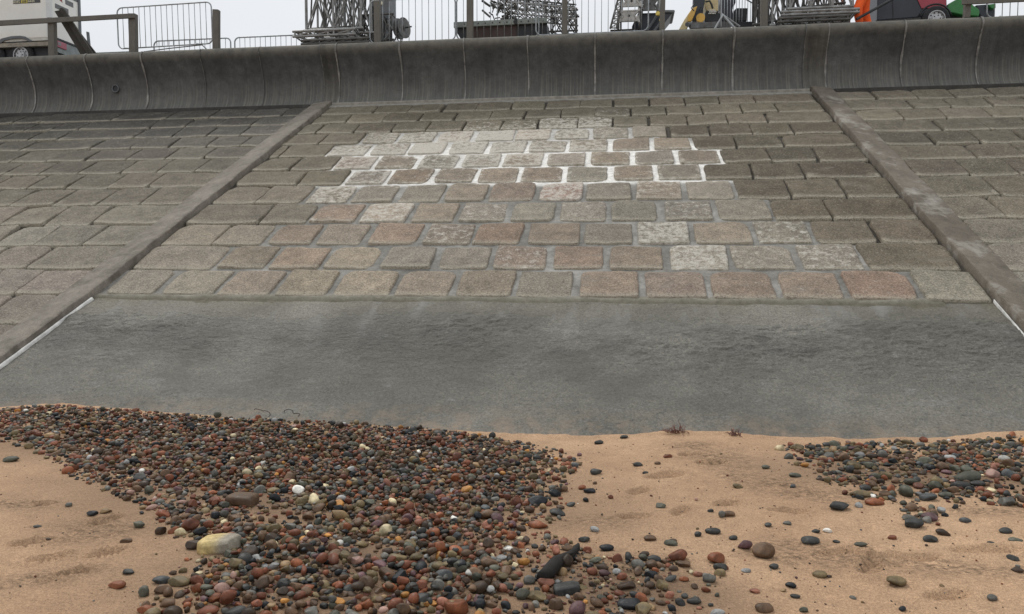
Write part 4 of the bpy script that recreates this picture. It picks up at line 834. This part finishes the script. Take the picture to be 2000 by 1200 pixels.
arc = [(wx - .62, tz(82)), (wx - .5, tz(74)), (wx - .2, tz(70)), (wx + .06, tz(70)), (wx + .2, tz(72)), (wx + .42, tz(82)), (wx + .30, tz(82)), (wx + .14, tz(76)), (wx, tz(75)), (wx - .2, tz(75.5)), (wx - .42, tz(78)), (wx - .5, tz(82))]
n = len(arc); ar.add([(x - .0, SV - .035, z) for x, z in arc] + [(x, SV - .007, z) for x, z in arc], [tuple(range(n))[::-1], tuple(range(n, 2 * n))] + [(k, (k + 1) % n, n + (k + 1) % n, n + k) for k in range(n)])
ar.build('wheel_arch', MT['greypl'], van)
MB().box((wx - .42, SV - .004, tz(82)), (wx + .3, SV + .02, tz(75.5))).build('arch_recess', MT['black'], van)
def wheel(parent, x, y, z, R, wd):
    tt = MB(); prof = [(.62, -.5), (.9, -.5), (1., -.32), (1., .32), (.9, .5), (.62, .5)]; N = 32
    vs = [(x + R * r * math.cos(2 * math.pi * k / N), y + wd * w_, z + R * r * math.sin(2 * math.pi * k / N)) for r, w_ in prof for k in range(N)]
    tt.add(vs, [(i * N + k, i * N + (k + 1) % N, ((i + 1) % 6) * N + (k + 1) % N, ((i + 1) % 6) * N + k) for i in range(6) for k in range(N)])
    t = tube_auto(tt.build('tyre', MT['rubber'], parent), 30)
    r = MB(); r.path([(x + R * .60 * math.cos(a), y - wd * .5, z + R * .60 * math.sin(a)) for a in np.linspace(0, 2 * math.pi, 33)], R * .045, 6)
    r.disc((x, y - wd * .30, z), (0, 1, 0), R * .60, .02); r.disc((x, y - wd * .42, z), (0, 1, 0), R * .34, .08); r.disc((x, y - wd * .5, z), (0, 1, 0), R * .14, .06)
    ri = r.build('rim', MT['rim'], t); h = MB()
    for k in range(10): a = 2 * math.pi * k / 10; h.disc((x + R * .47 * math.cos(a), y - wd * .30 - .012, z + R * .47 * math.sin(a)), (0, 1, 0), R * .055, .01, 10)
    for k in range(5): a = 2 * math.pi * k / 5; h.disc((x + R * .24 * math.cos(a), y - wd * .42 - .042, z + R * .24 * math.sin(a)), (0, 1, 0), R * .045, .012, 8)
    h.build('rim_holes', MT['black'], t)
wheel(van, wx, SV + .13, wz, .345, .2); wheel(van, wx - .85, SV + .13, wz, .345, .2)
def text_on(parent, txt, size, name, mat, origin, ex, ez, thick=.002):
    cu = bpy.data.curves.new(name, 'FONT'); cu.body = txt; cu.size = size; cu.extrude = thick; o = bpy.data.objects.new(name, cu); col.objects.link(o)
    me = bpy.data.meshes.new_from_object(o.evaluated_get(bpy.context.evaluated_depsgraph_get())); bpy.data.objects.remove(o)
    ex, ez, og = np.array(ex, float), np.array(ez, float), np.array(origin, float); nrm = np.cross(ex, ez)
    for v in me.vertices: v.co = Vector(og + ex * v.co.x + ez * v.co.y + nrm * v.co.z)
    me.materials.clear(); me.materials.append(mat); q = bpy.data.objects.new(name, me); col.objects.link(q); q.parent = parent; q.matrix_parent_inverse = parent.matrix_basis.inverted(); return q
p0 = at(26, 8.3, SV); p1 = at(79, 6, SV); sgn = MB().box((p0[0], SV - .006, p0[2]), (p1[0], SV - .001, p0[2] + .095)).build('phone_sign', MT['ink'], van)
MB().box((p0[0] + .235, SV - .009, p0[2] + .004), (p0[0] + .42, SV - .0065, p0[2] + .091)).build('sign_panel', MT['plate_yellow'], sgn)
text_on(sgn, '0345', .098, 'lettering', MT['paper'], (p0[0] + .012, SV - .012, p0[2] + .013), (1, 0, 0), (0, 0, 1)); text_on(sgn, '208', .098, 'lettering', MT['ink'], (p0[0] + .25, SV - .012, p0[2] + .013), (1, 0, 0), (0, 0, 1)); text_on(sgn, '4444', .098, 'lettering', MT['paper'], (p0[0] + .435, SV - .012, p0[2] + .013), (1, 0, 0), (0, 0, 1))
def rear(poly, nm, mat, th=.004):   # flat print on the rear face (plane x = XR); poly in (fraction of depth, z above zb)
    n = len(poly); m = MB(); m.add([(XR + th, SV + RD * u, zb + z) for u, z in poly] + [(XR + .0005, SV + RD * u, zb + z) for u, z in poly], [tuple(range(n)), tuple(range(2 * n - 1, n - 1, -1))] + [((k + 1) % n, k, n + k, n + (k + 1) % n) for k in range(n)]); return m.build(nm, mat, van)
rear([(.14, .80), (.60, .80), (.60, .92), (.14, .92)], 'rear_print', MT['greyink']); rear([(.50, 1.02), (.78, 1.02), (.78, 1.15), (.50, 1.15)], 'rear_print', MT['greyink']); rear([(.25, 1.08), (.4, 1.02), (.36, 1.24)], 'rear_print', MT['redink']); rear([(.6, 1.22), (.95, 1.22), (.95, 1.34), (.6, 1.34)], 'rear_print', MT['greyink'])
MB().box((XR, SV + .02, zb - .02), (XR + .035, SV + RD, zb + .03)).build('rear_seal', MT['black'], van)
MB().box((XR - .03, SV + .12, zb - .34), (XR + .02, SV + RD, zb - .022)).build('bumper', plain('bumper_grey', (.2, .23, .23), .5, .4), van, bevel=.01)
lt = MB().box((XR + .015, SV + .12, zb - .21), (XR + .05, SV + .48, zb - .04)).build('tail_light', MT['lens_red'], van, bevel=.012)
MB().box((XR + .045, SV + .14, zb - .16), (XR + .056, SV + .26, zb - .07)).build('clear_lens', plain('smoky_lens', (.16, .13, .15), .25, .6), lt)
MB().box((XR - .02, SV + .0, zb - .34), (XR + .03, SV + .12, zb - .25)).build('side_marker', MT['lens_orange'], van, bevel=.01)

# --- lattice sections
def lattice(label, x0, x1, ytop, ybot, V, depth, bays, r=.028, mat='alu', skew=0, group='lattice sections stacked on the promenade', mid=False, rx=0.):
    """box truss along the wall: four chords, verticals and crossed braces on each face"""
    a = at(x0, ybot, V); X0, X1 = bx(x0, V), bx(x1, V); z0 = a[2]; z1 = at(x0, ytop, V)[2]; z0b = z0 + skew
    t = thing('lattice_section', ((X0 + X1) / 2, V + depth / 2, z0), label, 'truss', group)
    ch, br = MB(), MB(); xs = np.linspace(X0, X1, bays + 1)
    Z = lambda x, u: z0 + skew * (x - X0) / (X1 - X0) + (z1 - z0) * u
    for y in (V, V + depth):
        for u in (0, 1): tube_auto(MB().tube((X0 - .06, y, Z(X0, u)), (X1 + .06, y, Z(X1, u)), r, 10).build('chord', MT[mat], t))
        for k in range(bays):
            br.tube((xs[k], y, Z(xs[k], 0)), (xs[k + 1], y, Z(xs[k + 1], 1)), r * .68, 8); br.tube((xs[k], y + .03, Z(xs[k], 1)), (xs[k + 1], y + .03, Z(xs[k + 1], 0)), r * .68, 8)
        for x in xs[::1 if bays < 4 else 2]: br.tube((x, y, Z(x, 0)), (x, y, Z(x, 1)), r * .8, 8)
    for x in xs:
        for u in (0, 1): br.tube((x, V, Z(x, u)), (x, V + depth, Z(x, u)), r * .7, 8)
    for k in range(bays): br.tube((xs[k], V, Z(xs[k], 0)), (xs[k + 1], V + depth, Z(xs[k + 1], 0)), r * .6, 8)
    tube_auto(br.build('bracing', MT[mat], t)); return t
lattice('tall cross braced lattice section standing on the left stack', 598, 705, -70, 60, 18.35, .75, 2, .034)
lattice('second tall lattice section behind the front one on the left stack', 600, 712, -62, 60, 19.35, .7, 3, .03)
lattice('flat lattice frame with long protruding tubes under the left stack', 576, 690, 62, 72, 18.15, .7, 3, .030)
lattice('dark lowest lattice frame of the left stack resting on the crest', 592, 716, 80, 87, 17.98, .8, 4, .030, 'alu_dark')
lattice('small dark lattice piece right of the left stack behind the post', 708, 765, 30, 80, 18.7, .8, 3, .024, 'alu_dark')
lattice('long lattice section lying on top of the steel skip', 985, 1122, 3, 24, 18.35, .5, 7, .020, 'alu', -.24)
lattice('lower lattice section lying in the steel skip', 990, 1118, -16, 2, 18.6, .5, 7, .020, 'alu_dark', -.22)
lattice('upright lattice piece at the right end of the steel skip', 1076, 1124, 22, 62, 18.5, .5, 2, .022, 'alu_dark')
lattice('tall cross braced lattice section on the right stack', 1542, 1664, -90, 18, 18.35, .7, 3, .036)
lattice('middle lattice frame of the right stack with pale tubes', 1530, 1672, 24, 30, 18.15, .7, 3, .032)
lattice('lowest lattice frame of the right stack resting on the crest', 1524, 1655, 36, 43, 17.98, .7, 4, .030, 'alu_dark')
lattice('narrow upright lattice left of the right stack', 1508, 1536, -80, 50, 18.5, .5, 1, .03)
lattice('dark upright lattice hanging behind the broad timber post', 1474, 1486, -80, 48, 18.6, .3, 1, .03, 'alu_dark')
for (lab, a_) in (('leaning lattice section crossing behind the tall ones on the left stack', (604, 700, -66, 56, 18.9, .5, 3, .026, 'alu_dark')), ('small jumbled lattice section at the right of the left stack', (655, 722, -40, 66, 18.55, .6, 2, .028, 'alu')),
                  ('leaning lattice section crossing behind the tall one on the right stack', (1548, 1645, -80, 14, 18.9, .5, 4, .026, 'alu_dark')), ('short dark lattice section at the left end of the right stack', (1500, 1560, -50, 40, 18.8, .5, 2, .026, 'alu_dark'))):
    tt_ = lattice(lab, *a_); tt_.rotation_euler = (0, rng.uniform(-.16, .16), rng.uniform(-.3, .3))
# clamps in the skip's left end
cl = MB()
for k in range(46):
    p = at(rng.uniform(955, 1005), rng.uniform(2, 36), rng.uniform(18.3, 18.8)); d = rng.normal(0, 1, 3); d /= np.linalg.norm(d); cl.tube(p, p + d * rng.uniform(.12, .3), rng.uniform(.012, .028), 7)
tag(tube_auto(cl.build('scaffold_fittings', MT['alu_dark'])), 'tangled heap of grey scaffold clamps in the left of the steel skip', 'fittings')
# --- dark cabinet and cable reel
cb = thing('machine_cabinet', base(750, 19), 'dark grey machine cabinet behind the timber post and left lattice stack', 'machine')
MB().prism([(724, -60), (758, -60), (760, 20), (757, 37), (742, 38), (738, 20), (724, 10)], 18.9, .6).build('housing', MT['greypl'], cb, bevel=.02); MB().prism([(726, 10), (752, 28), (752, 74), (722, 74)], 19.0, .5).build('pedestal', MT['black'], cb); MB().prism([(744, 3), (748, 3), (748, 9), (744, 9)], 18.88, .03).build('pale_label', MT['paper'], cb)
rl = thing('cable_reel', base(788, 18.4), 'grey twin disc reel on an axle beside the left lattice stack', 'reel')
ax = np.array((.93, -.36, 0)); ax /= np.linalg.norm(ax); c1 = at(783, 56, 18.5)
for s, nm in ((-.06, 'disc'), (.10, 'disc')):
    m = MB(); m.disc(c1 + ax * s, ax, .245, .022, 32); m.disc(c1 + ax * (s + .012), ax, .06, .05, 16); d = tube_auto(m.build(nm, MT['galv_dark'], rl))
tube_auto(MB().tube(c1 - ax * .35, c1 + ax * .32, .018).build('axle', MT['black'], rl)); m = MB(); m.tube(c1 - ax * .3, at(752, 78, 18.6), .03); m.tube(c1 - ax * .3, at(758, 40, 18.7), .03); m.tube(at(758, 48, 18.6), at(786, 76, 18.4), .03); tube_auto(m.build('arm', MT['galv_dark'], rl))
# --- steel skip / long bin with drilled beam
sk = thing('steel_skip', base(980, 18.6), 'long low steel skip with a drilled grey beam along its rim', 'skip')
MB().prism([(886, 53), (924, 50.5), (924, 76), (900, 77)], 18.32, .9).build('end_panel', MT['black'], sk); MB().prism([(924.2, 51), (1009, 46), (1009, 74), (924.2, 78)], 18.31, .9).build('side_panel', MT['brownbox'], sk); MB().prism([(1009.2, 46), (1068, 44), (1068, 70), (1009.2, 74)], 18.32, .9).build('side_panel', MT['black'], sk)
bm = MB().prism([(886, 43.5), (1068, 34), (1068, 44.6), (886, 54)], 18.24, .07).build('drilled_beam', MT['beam'], sk, bevel=.006); hl = MB()
for k in range(12): p = at(906 + k * 14.0, 47.2 - k * .62, 18.236); hl.disc(p, (0, 1, 0), .016, .012, 12)
hl.build('bolt_holes', MT['black'], bm); MB().prism([(1004.5, 36.5), (1010, 36), (1010, 47), (1004.5, 47.5)], 18.2, .03).build('clamp_strap', MT['black'], bm)
# --- end-on lattice stack with pale end plates
def endplate(label, cx, cy, wp, hp, V, depth, mat='plate', back=1.6):
    k = (V / 18.2); X0, X1 = bx(cx - wp / 2, V), bx(cx + wp / 2, V); z1, z0 = at(cx, cy - hp / 2, V)[2], at(cx, cy + hp / 2, V)[2]
    t = thing('lattice_section', ((X0 + X1) / 2, V, z0), label, 'truss', 'lattice sections stacked on the promenade'); fr_ = MB(); cxm, czm = (X0 + X1) / 2, (z0 + z1) / 2; w2, h2 = (X1 - X0) / 2, (z1 - z0) / 2
    for s in (1, -1):
        fr_.box((X0, V, czm + s * h2 * .72 - h2 * .12), (X1, V + .05, czm + s * h2 * .72 + h2 * .12)); fr_.hexa([(cxm + s * w2 * .98 - .02, V + .002, z0), (cxm + s * w2 * .98 + .02, V + .002, z0), (cxm + s * w2 * .98 + .02, V + .05, z0), (cxm + s * w2 * .98 - .02, V + .05, z0), (cxm + s * w2 * .8 - .02, V + .002, czm), (cxm + s * w2 * .8 + .02, V + .002, czm), (cxm + s * w2 * .8 + .02, V + .05, czm), (cxm + s * w2 * .8 - .02, V + .05, czm)])
        fr_.tube((cxm + s * w2 * .5, V + .02, czm), (cxm + s * w2, V + .02, z0), .025); fr_.tube((cxm + s * w2 * .5, V + .02, czm), (cxm + s * w2, V + .02, z1), .025)
    fr_.box((cxm - w2 * .62, V + .01, czm - h2 * .62), (cxm + w2 * .62, V + .03, czm + h2 * .62)); fr_.build('end_plate', MT[mat], t, bevel=.006)
    MB().add([(cxm, V + .006, czm - .035), (cxm + .035, V + .006, czm), (cxm, V + .006, czm + .035), (cxm - .035, V + .006, czm)], [(0, 1, 2, 3)]).build('centre_hole', MT['black'], t)
    b_ = MB()
    for sx in (-1, 1):
        for sz in (-1, 1): b_.tube((cxm + sx * w2, V + .05, czm + sz * h2), (cxm + sx * w2, V + back, czm + sz * h2), .026)
        for k in range(6):
            y = V + .05 + k * (back - .05) / 6; b_.tube((cxm + sx * w2, y, z0), (cxm + sx * w2, y + (back - .05) / 6, z1), .018); b_.tube((cxm + sx * w2, y, z0), (cxm + sx * w2, y, z1), .018)
    tube_auto(b_.build('bracing', MT['alu'], t)); return t
endplate('pale end plate of the lower lattice section left of the navy hopper', 1228, 31, 42, 27, 18.25, .05); endplate('pale end plate of the upper lattice section left of the navy hopper', 1233, 2, 42, 26, 18.3, .05); endplate('drilled grey end of the lattice section above the navy hopper', 1268, 8, 38, 30, 18.6, .05, 'galv_dark', 1.2)
endplate('topmost lattice section of the stack left of the navy hopper', 1234, -27, 40, 27, 18.35, .05)
lf = thing('ladder_frame', base(1205, 18.5), 'tilted grey ladder frame leaning on the end plates left of the navy hopper', 'frame'); m = MB()
for dx in (0, 12): m.tube(at(1192 + dx, 56, 18.15), at(1212 + dx * .6, -20, 18.4), .024)
tube_auto(m.build('stringers', MT['alu_dark'], lf)); m = MB()
for k in range(9): t = k / 8; m.tube(at(1192 + 20 * t, 55 - 72 * t, 18.16 + .24 * t), at(1204 + 15 * t, 55 - 72 * t, 18.16 + .24 * t), .014); m.tube(at(1192 + 20 * t, 55 - 72 * t, 18.15 + .24 * t), at(1205 + 15 * t, 47 - 72 * t, 18.15 + .24 * t), .012)
tube_auto(m.build('rungs', MT['alu'], lf))
hp_ = thing('hopper', base(1270, 18.9), 'dark navy flared hopper with two yellow lamps behind the timber post', 'hopper')
MB().prism([(1246, 26), (1284, 25), (1300, 22), (1316, 22), (1300, 42), (1292, 60), (1236, 62), (1234, 52)], 18.75, .8).build('body', MT['navy'], hp_, bevel=.015); MB().prism([(1284, 19.5), (1317, 19.5), (1318.5, 22), (1316, 24.5), (1284, 24.5)], 18.7, .9).build('rim', MT['greypl'], hp_, bevel=.01)
m = MB(); m.tube(at(1264, 60, 18.6), at(1285, 28, 18.6), .03); m.tube(at(1278, 60, 18.55), at(1294, 40, 18.55), .03); tube_auto(m.build('struts', MT['greypl'], hp_))
for (x, y) in ((1285, 27), (1292, 39)): m = MB(); m.disc(at(x, y, 18.5), (.3, .95, 0), .05, .05, 18); m.disc(at(x, y, 18.46), (.3, .95, 0), .034, .04, 16); tube_auto(m.build('yellow_lamp', MT['lens_yellow'], hp_))
m = MB(); m.box((bx(1192, 18.4), 18.3, PZ), (bx(1245, 18.4), 18.9, at(1200, 58, 18.3)[2])); o = m.build('timber_sleepers', MT['darktimber']); tag(o, 'dark timber bearers under the end on lattice stack', 'timber')
# --- yellow mini digger
dg = thing('digger', base(1380, 19), 'yellow and black mini digger behind the splayed steel struts', 'digger')
MB().prism([(1326, 58), (1337, 38), (1352, 16), (1360, 16), (1352, 36), (1341, 58)], 18.55, .12).build('dipper_arm', MT['paleyellow'], dg, bevel=.01); MB().prism([(1345, 27), (1353, 16), (1362, 12), (1356, 30), (1350, 42), (1343, 42)], 18.5, .16).build('arm_side', MT['yellow'], dg, bevel=.01)
MB().prism([(1352, 42), (1356, -40), (1377, -40), (1377, 2), (1370, 42)], 18.7, .22).build('boom', MT['navy'], dg, bevel=.015); MB().prism([(1376, -6), (1403, -6), (1403, 22), (1380, 22), (1376, 14)], 18.95, .7).build('engine_cover', MT['paleyellow'], dg, bevel=.02)
MB().prism([(1378, 22), (1408, 22), (1410, 43), (1376, 43)], 18.8, .8).build('engine_block', MT['black'], dg, bevel=.015); m = MB()
for i in range(3):
    for k in range(5): m.disc(at(1385 + k * 2.9 + (i % 2) * 1.4, 20.5 + i * 3, 18.79), (0, 1, 0), .014, .015, 8)
m.build('grille_dots', MT['white'], dg); m = MB(); m.disc(at(1368, 36, 18.62), (0, 1, 0), .10, .1, 24); tube_auto(m.build('slew_hub', MT['yellow'], dg))
MB().prism([(1344, 45), (1406, 42), (1406, 54), (1350, 56)], 18.4, .18).build('blade', MT['galv_dark'], dg, bevel=.01); m = MB(); m.tube(at(1342, 48, 18.32), at(1350, 48, 18.5), .05, 16); tube_auto(m.build('pipe_end', MT['greypl'], dg))
MB().prism([(1406, -50), (1437, -50), (1437, 6), (1430, 14), (1434, 42), (1408, 42)], 19.1, .6).build('cab_seat', MT['navy'], dg, bevel=.02); MB().prism([(1439, 16), (1460, 16), (1459, 41), (1434, 41), (1434, 20)], 19.0, .5).build('battery_box', MT['black'], dg, bevel=.01); MB().prism([(1440, 42), (1471, 42), (1471, 54), (1440, 54)], 18.8, .8).build('track', MT['rubber'], dg, bevel=.02)
for hpts, hr_ in (([at(1366, 20, 18.6), at(1368, 14, 18.6), at(1372, 16, 18.6), at(1371, 22, 18.6)], .012), ([at(1378, 4, 18.6), at(1386, 2, 18.6), at(1390, 10, 18.6), at(1392, 17, 18.6)], .022), ([at(1356, 8, 18.5), at(1350, 16, 18.5), at(1356, 22, 18.5)], .012)): tube_auto(MB().path(hpts, hr_, 6).build('hose', MT['black'], dg))
# --- navy and red engine trailer
et = thing('generator_trailer', base(1780, 19), 'dark navy towable generator with a red side panel and steel wheel', 'trailer'); TV = 18.7
MB().prism([(1715, -50), (1848, -56), (1850, 22), (1846, 30), (1720, 40), (1713, 40)], TV, 1.1).build('body', MT['navy'], et, bevel=.02); MB().prism([(1786, -14), (1848, -18), (1848.5, 16), (1800, 16.5)], TV - .02, .016).build('red_panel', MT['red'], et, bevel=.004)
MB().prism([(1741, -30), (1743, -30), (1746, 37), (1744, 37)], TV - .008, .006).build('panel_seam', MT['black'], et)
ew = bx(1825, TV); wheel(et, ew, TV - .02, PZ + .30, .29, .18); fd = MB()
fd.path([(ew + .345 * math.cos(a), TV - .02, PZ + .3 + .345 * math.sin(a)) for a in np.linspace(.25, 2.9, 14)], .02, 6); fd.build('mudguard', MT['black'], et, True)
tw = MB(); tw.tube(at(1673, 38, 18.05), at(1752, -6, 18.35), .03); tag(tube_auto(tw.build('tow_bar', MT['black'])), 'black bar slanting in front of the orange workwear and navy trailer', 'bar')
# --- green machine
gm = thing('green_machine', base(1885, 19), 'angular green painted machine behind the right timber fence', 'machine')
MB().prism([(1849, 20), (1852, 8), (1866, 0), (1874, -4), (1884, -2), (1912, 18), (1914, 24), (1912, 32), (1880, 29), (1850, 23)], 18.8, .7).build('hood', MT['green'], gm, bevel=.02); MB().prism([(1848, 23.5), (1880, 29.5), (1912, 32.5), (1912, 46), (1848, 46)], 18.95, .6).build('undercarriage', MT['black'], gm)
MB().prism([(1906, 10), (1934, 8), (1944, 20), (1942, 34), (1916, 34)], 19.0, .5).build('engine', MT['navy'], gm, bevel=.02); MB().prism([(1929, 9), (1945, 7), (1945, 16), (1938, 17)], 18.9, .4).build('chute', MT['green'], gm, bevel=.01)
# --- worker in orange
def skin(name, pts, edges, rad, mat, parent, root=0, sub=2):
    me = bpy.data.meshes.new(name); me.from_pydata([tuple(p) for p in pts], edges, []); o = bpy.data.objects.new(name, me); col.objects.link(o)
    o.modifiers.new('s', 'SKIN')
    for i, r in enumerate(rad): me.skin_vertices[0].data[i].radius = (r, r) if not isinstance(r, tuple) else r
    me.skin_vertices[0].data[root].use_root = True; ss = o.modifiers.new('u', 'SUBSURF'); ss.levels = ss.render_levels = sub
    me2 = bpy.data.meshes.new_from_object(o.evaluated_get(bpy.context.evaluated_depsgraph_get())); bpy.data.objects.remove(o); me2.materials.clear(); me2.materials.append(mat); me2.shade_smooth()
    q = bpy.data.objects.new(name, me2); col.objects.link(q)
    if parent: q.parent = parent; q.matrix_parent_inverse = parent.matrix_basis.inverted()
    return q
PV = 18.45; hx = bx(1688, PV); O = np.array((hx, PV, PZ))
J = dict(pel=(0, 0, .92), bel=(-.04, -.02, 1.10), ch=(-.13, -.04, 1.34), nk=(-.20, -.05, 1.50), hd=(-.24, -.06, 1.62), top=(-.26, -.06, 1.74),
         hr=(-.02, -.1, .88), kr=(-.20, -.13, .50), ar_=(-.12, -.12, .10), tr=(-.30, -.13, .05), hl=(.03, .1, .88), kl=(.03, .12, .48), al=(.14, .12, .10), tl=(.0, .13, .05),
         sr=(-.12, -.2, 1.42), er=(-.22, -.26, 1.15), wr=(-.36, -.22, .95), sl=(-.12, .16, 1.42), el=(-.16, .26, 1.14), wl=(-.32, .24, .95))
P = lambda k: O + np.array(J[k])
per = thing('person', O, 'person in orange work clothes standing between the lattice stack and the navy trailer', 'person')
ks = ['pel', 'bel', 'ch', 'nk', 'hd', 'top', 'hr', 'kr', 'ar_', 'hl', 'kl', 'al', 'sr', 'er', 'wr', 'sl', 'el', 'wl']; ix = {k: i for i, k in enumerate(ks)}
pts = [P(k) for k in ks]; ed = [(ix[a], ix[b]) for a, b in (('pel', 'bel'), ('bel', 'ch'), ('ch', 'nk'), ('nk', 'hd'), ('hd', 'top'), ('pel', 'hr'), ('hr', 'kr'), ('kr', 'ar_'), ('pel', 'hl'), ('hl', 'kl'), ('kl', 'al'), ('ch', 'sr'), ('sr', 'er'), ('er', 'wr'), ('ch', 'sl'), ('sl', 'el'), ('el', 'wl'))]
rad = [.12, .115, .12, .055, .085, .06, .075, .055, .042, .075, .055, .042, .05, .042, .032, .05, .042, .032]
for s in ('r', 'l'):
    wv = P('w' + s); b0 = len(pts); pts.append(wv + (-.05, 0, -.06)); rad.append((.032, .018)); ed.append((ix['w' + s], b0))
    for k, (dy, ln) in enumerate(((-.03, .07), (-.01, .085), (.01, .08), (.03, .06))):
        pts.append(wv + (-.085, dy, -.10)); rad.append(.009); pts.append(wv + (-.085 - ln * .3, dy * 1.1, -.10 - ln * .8)); rad.append(.007); n = len(pts); ed += [(b0, n - 2), (n - 2, n - 1)]
    pts.append(wv + (-.07, -.045, -.05)); rad.append(.010); pts.append(wv + (-.10, -.055, -.085)); rad.append(.008); n = len(pts); ed += [(b0, n - 2), (n - 2, n - 1)]
skin('body', pts, ed, rad, MT['skin'], per)
skin('trousers', [P('pel') + (0, 0, .06), P('hr'), P('kr'), P('ar_') + (0, 0, .03), P('hl'), P('kl'), P('al') + (0, 0, .03)], [(0, 1), (1, 2), (2, 3), (0, 4), (4, 5), (5, 6)], [.15, .125, .105, .085, .125, .105, .085], MT['orange'], per)
skin('jacket', [P('ch'), P('bel'), P('pel') + (0, 0, -.04), P('nk') + (.02, 0, -.05), P('sr'), P('er'), P('wr') + (.02, 0, .03), P('sl'), P('el'), P('wl') + (.02, 0, .03)], [(0, 1), (1, 2), (0, 3), (0, 4), (4, 5), (5, 6), (0, 7), (7, 8), (8, 9)], [.17, .165, .17, .08, .085, .07, .055, .085, .07, .055], MT['orange'], per)
for s in ('r', 'l'): q = P('ar_' if s == 'r' else 'al'); skin('boot', [q + (.03, 0, .06), q + (0, 0, -.03), q + (-.10, 0, -.055), q + (-.18, 0, -.06)], [(0, 1), (1, 2), (2, 3)], [.06, .055, .045, .035], MT['boot'], per)
skin('hair', [P('hd') + (.03, 0, .03), P('top') + (.01, 0, .0)], [(0, 1)], [.085, .075], MT['hair'], per)
m = MB()
for dy in (-.03, .03): m.disc(P('hd') + (-.085, dy, .02), (1, 0, 0), .010, .012, 10)
m.build('eyes', MT['black'], per); skin('nose', [P('hd') + (-.08, 0, .015), P('hd') + (-.10, 0, -.015)], [(0, 1)], [.010, .016], MT['skin'], per); MB().box(P('hd') + (-.088, -.022, -.05), P('hd') + (-.078, .022, -.042)).build('mouth', MT['lens_red'], per)
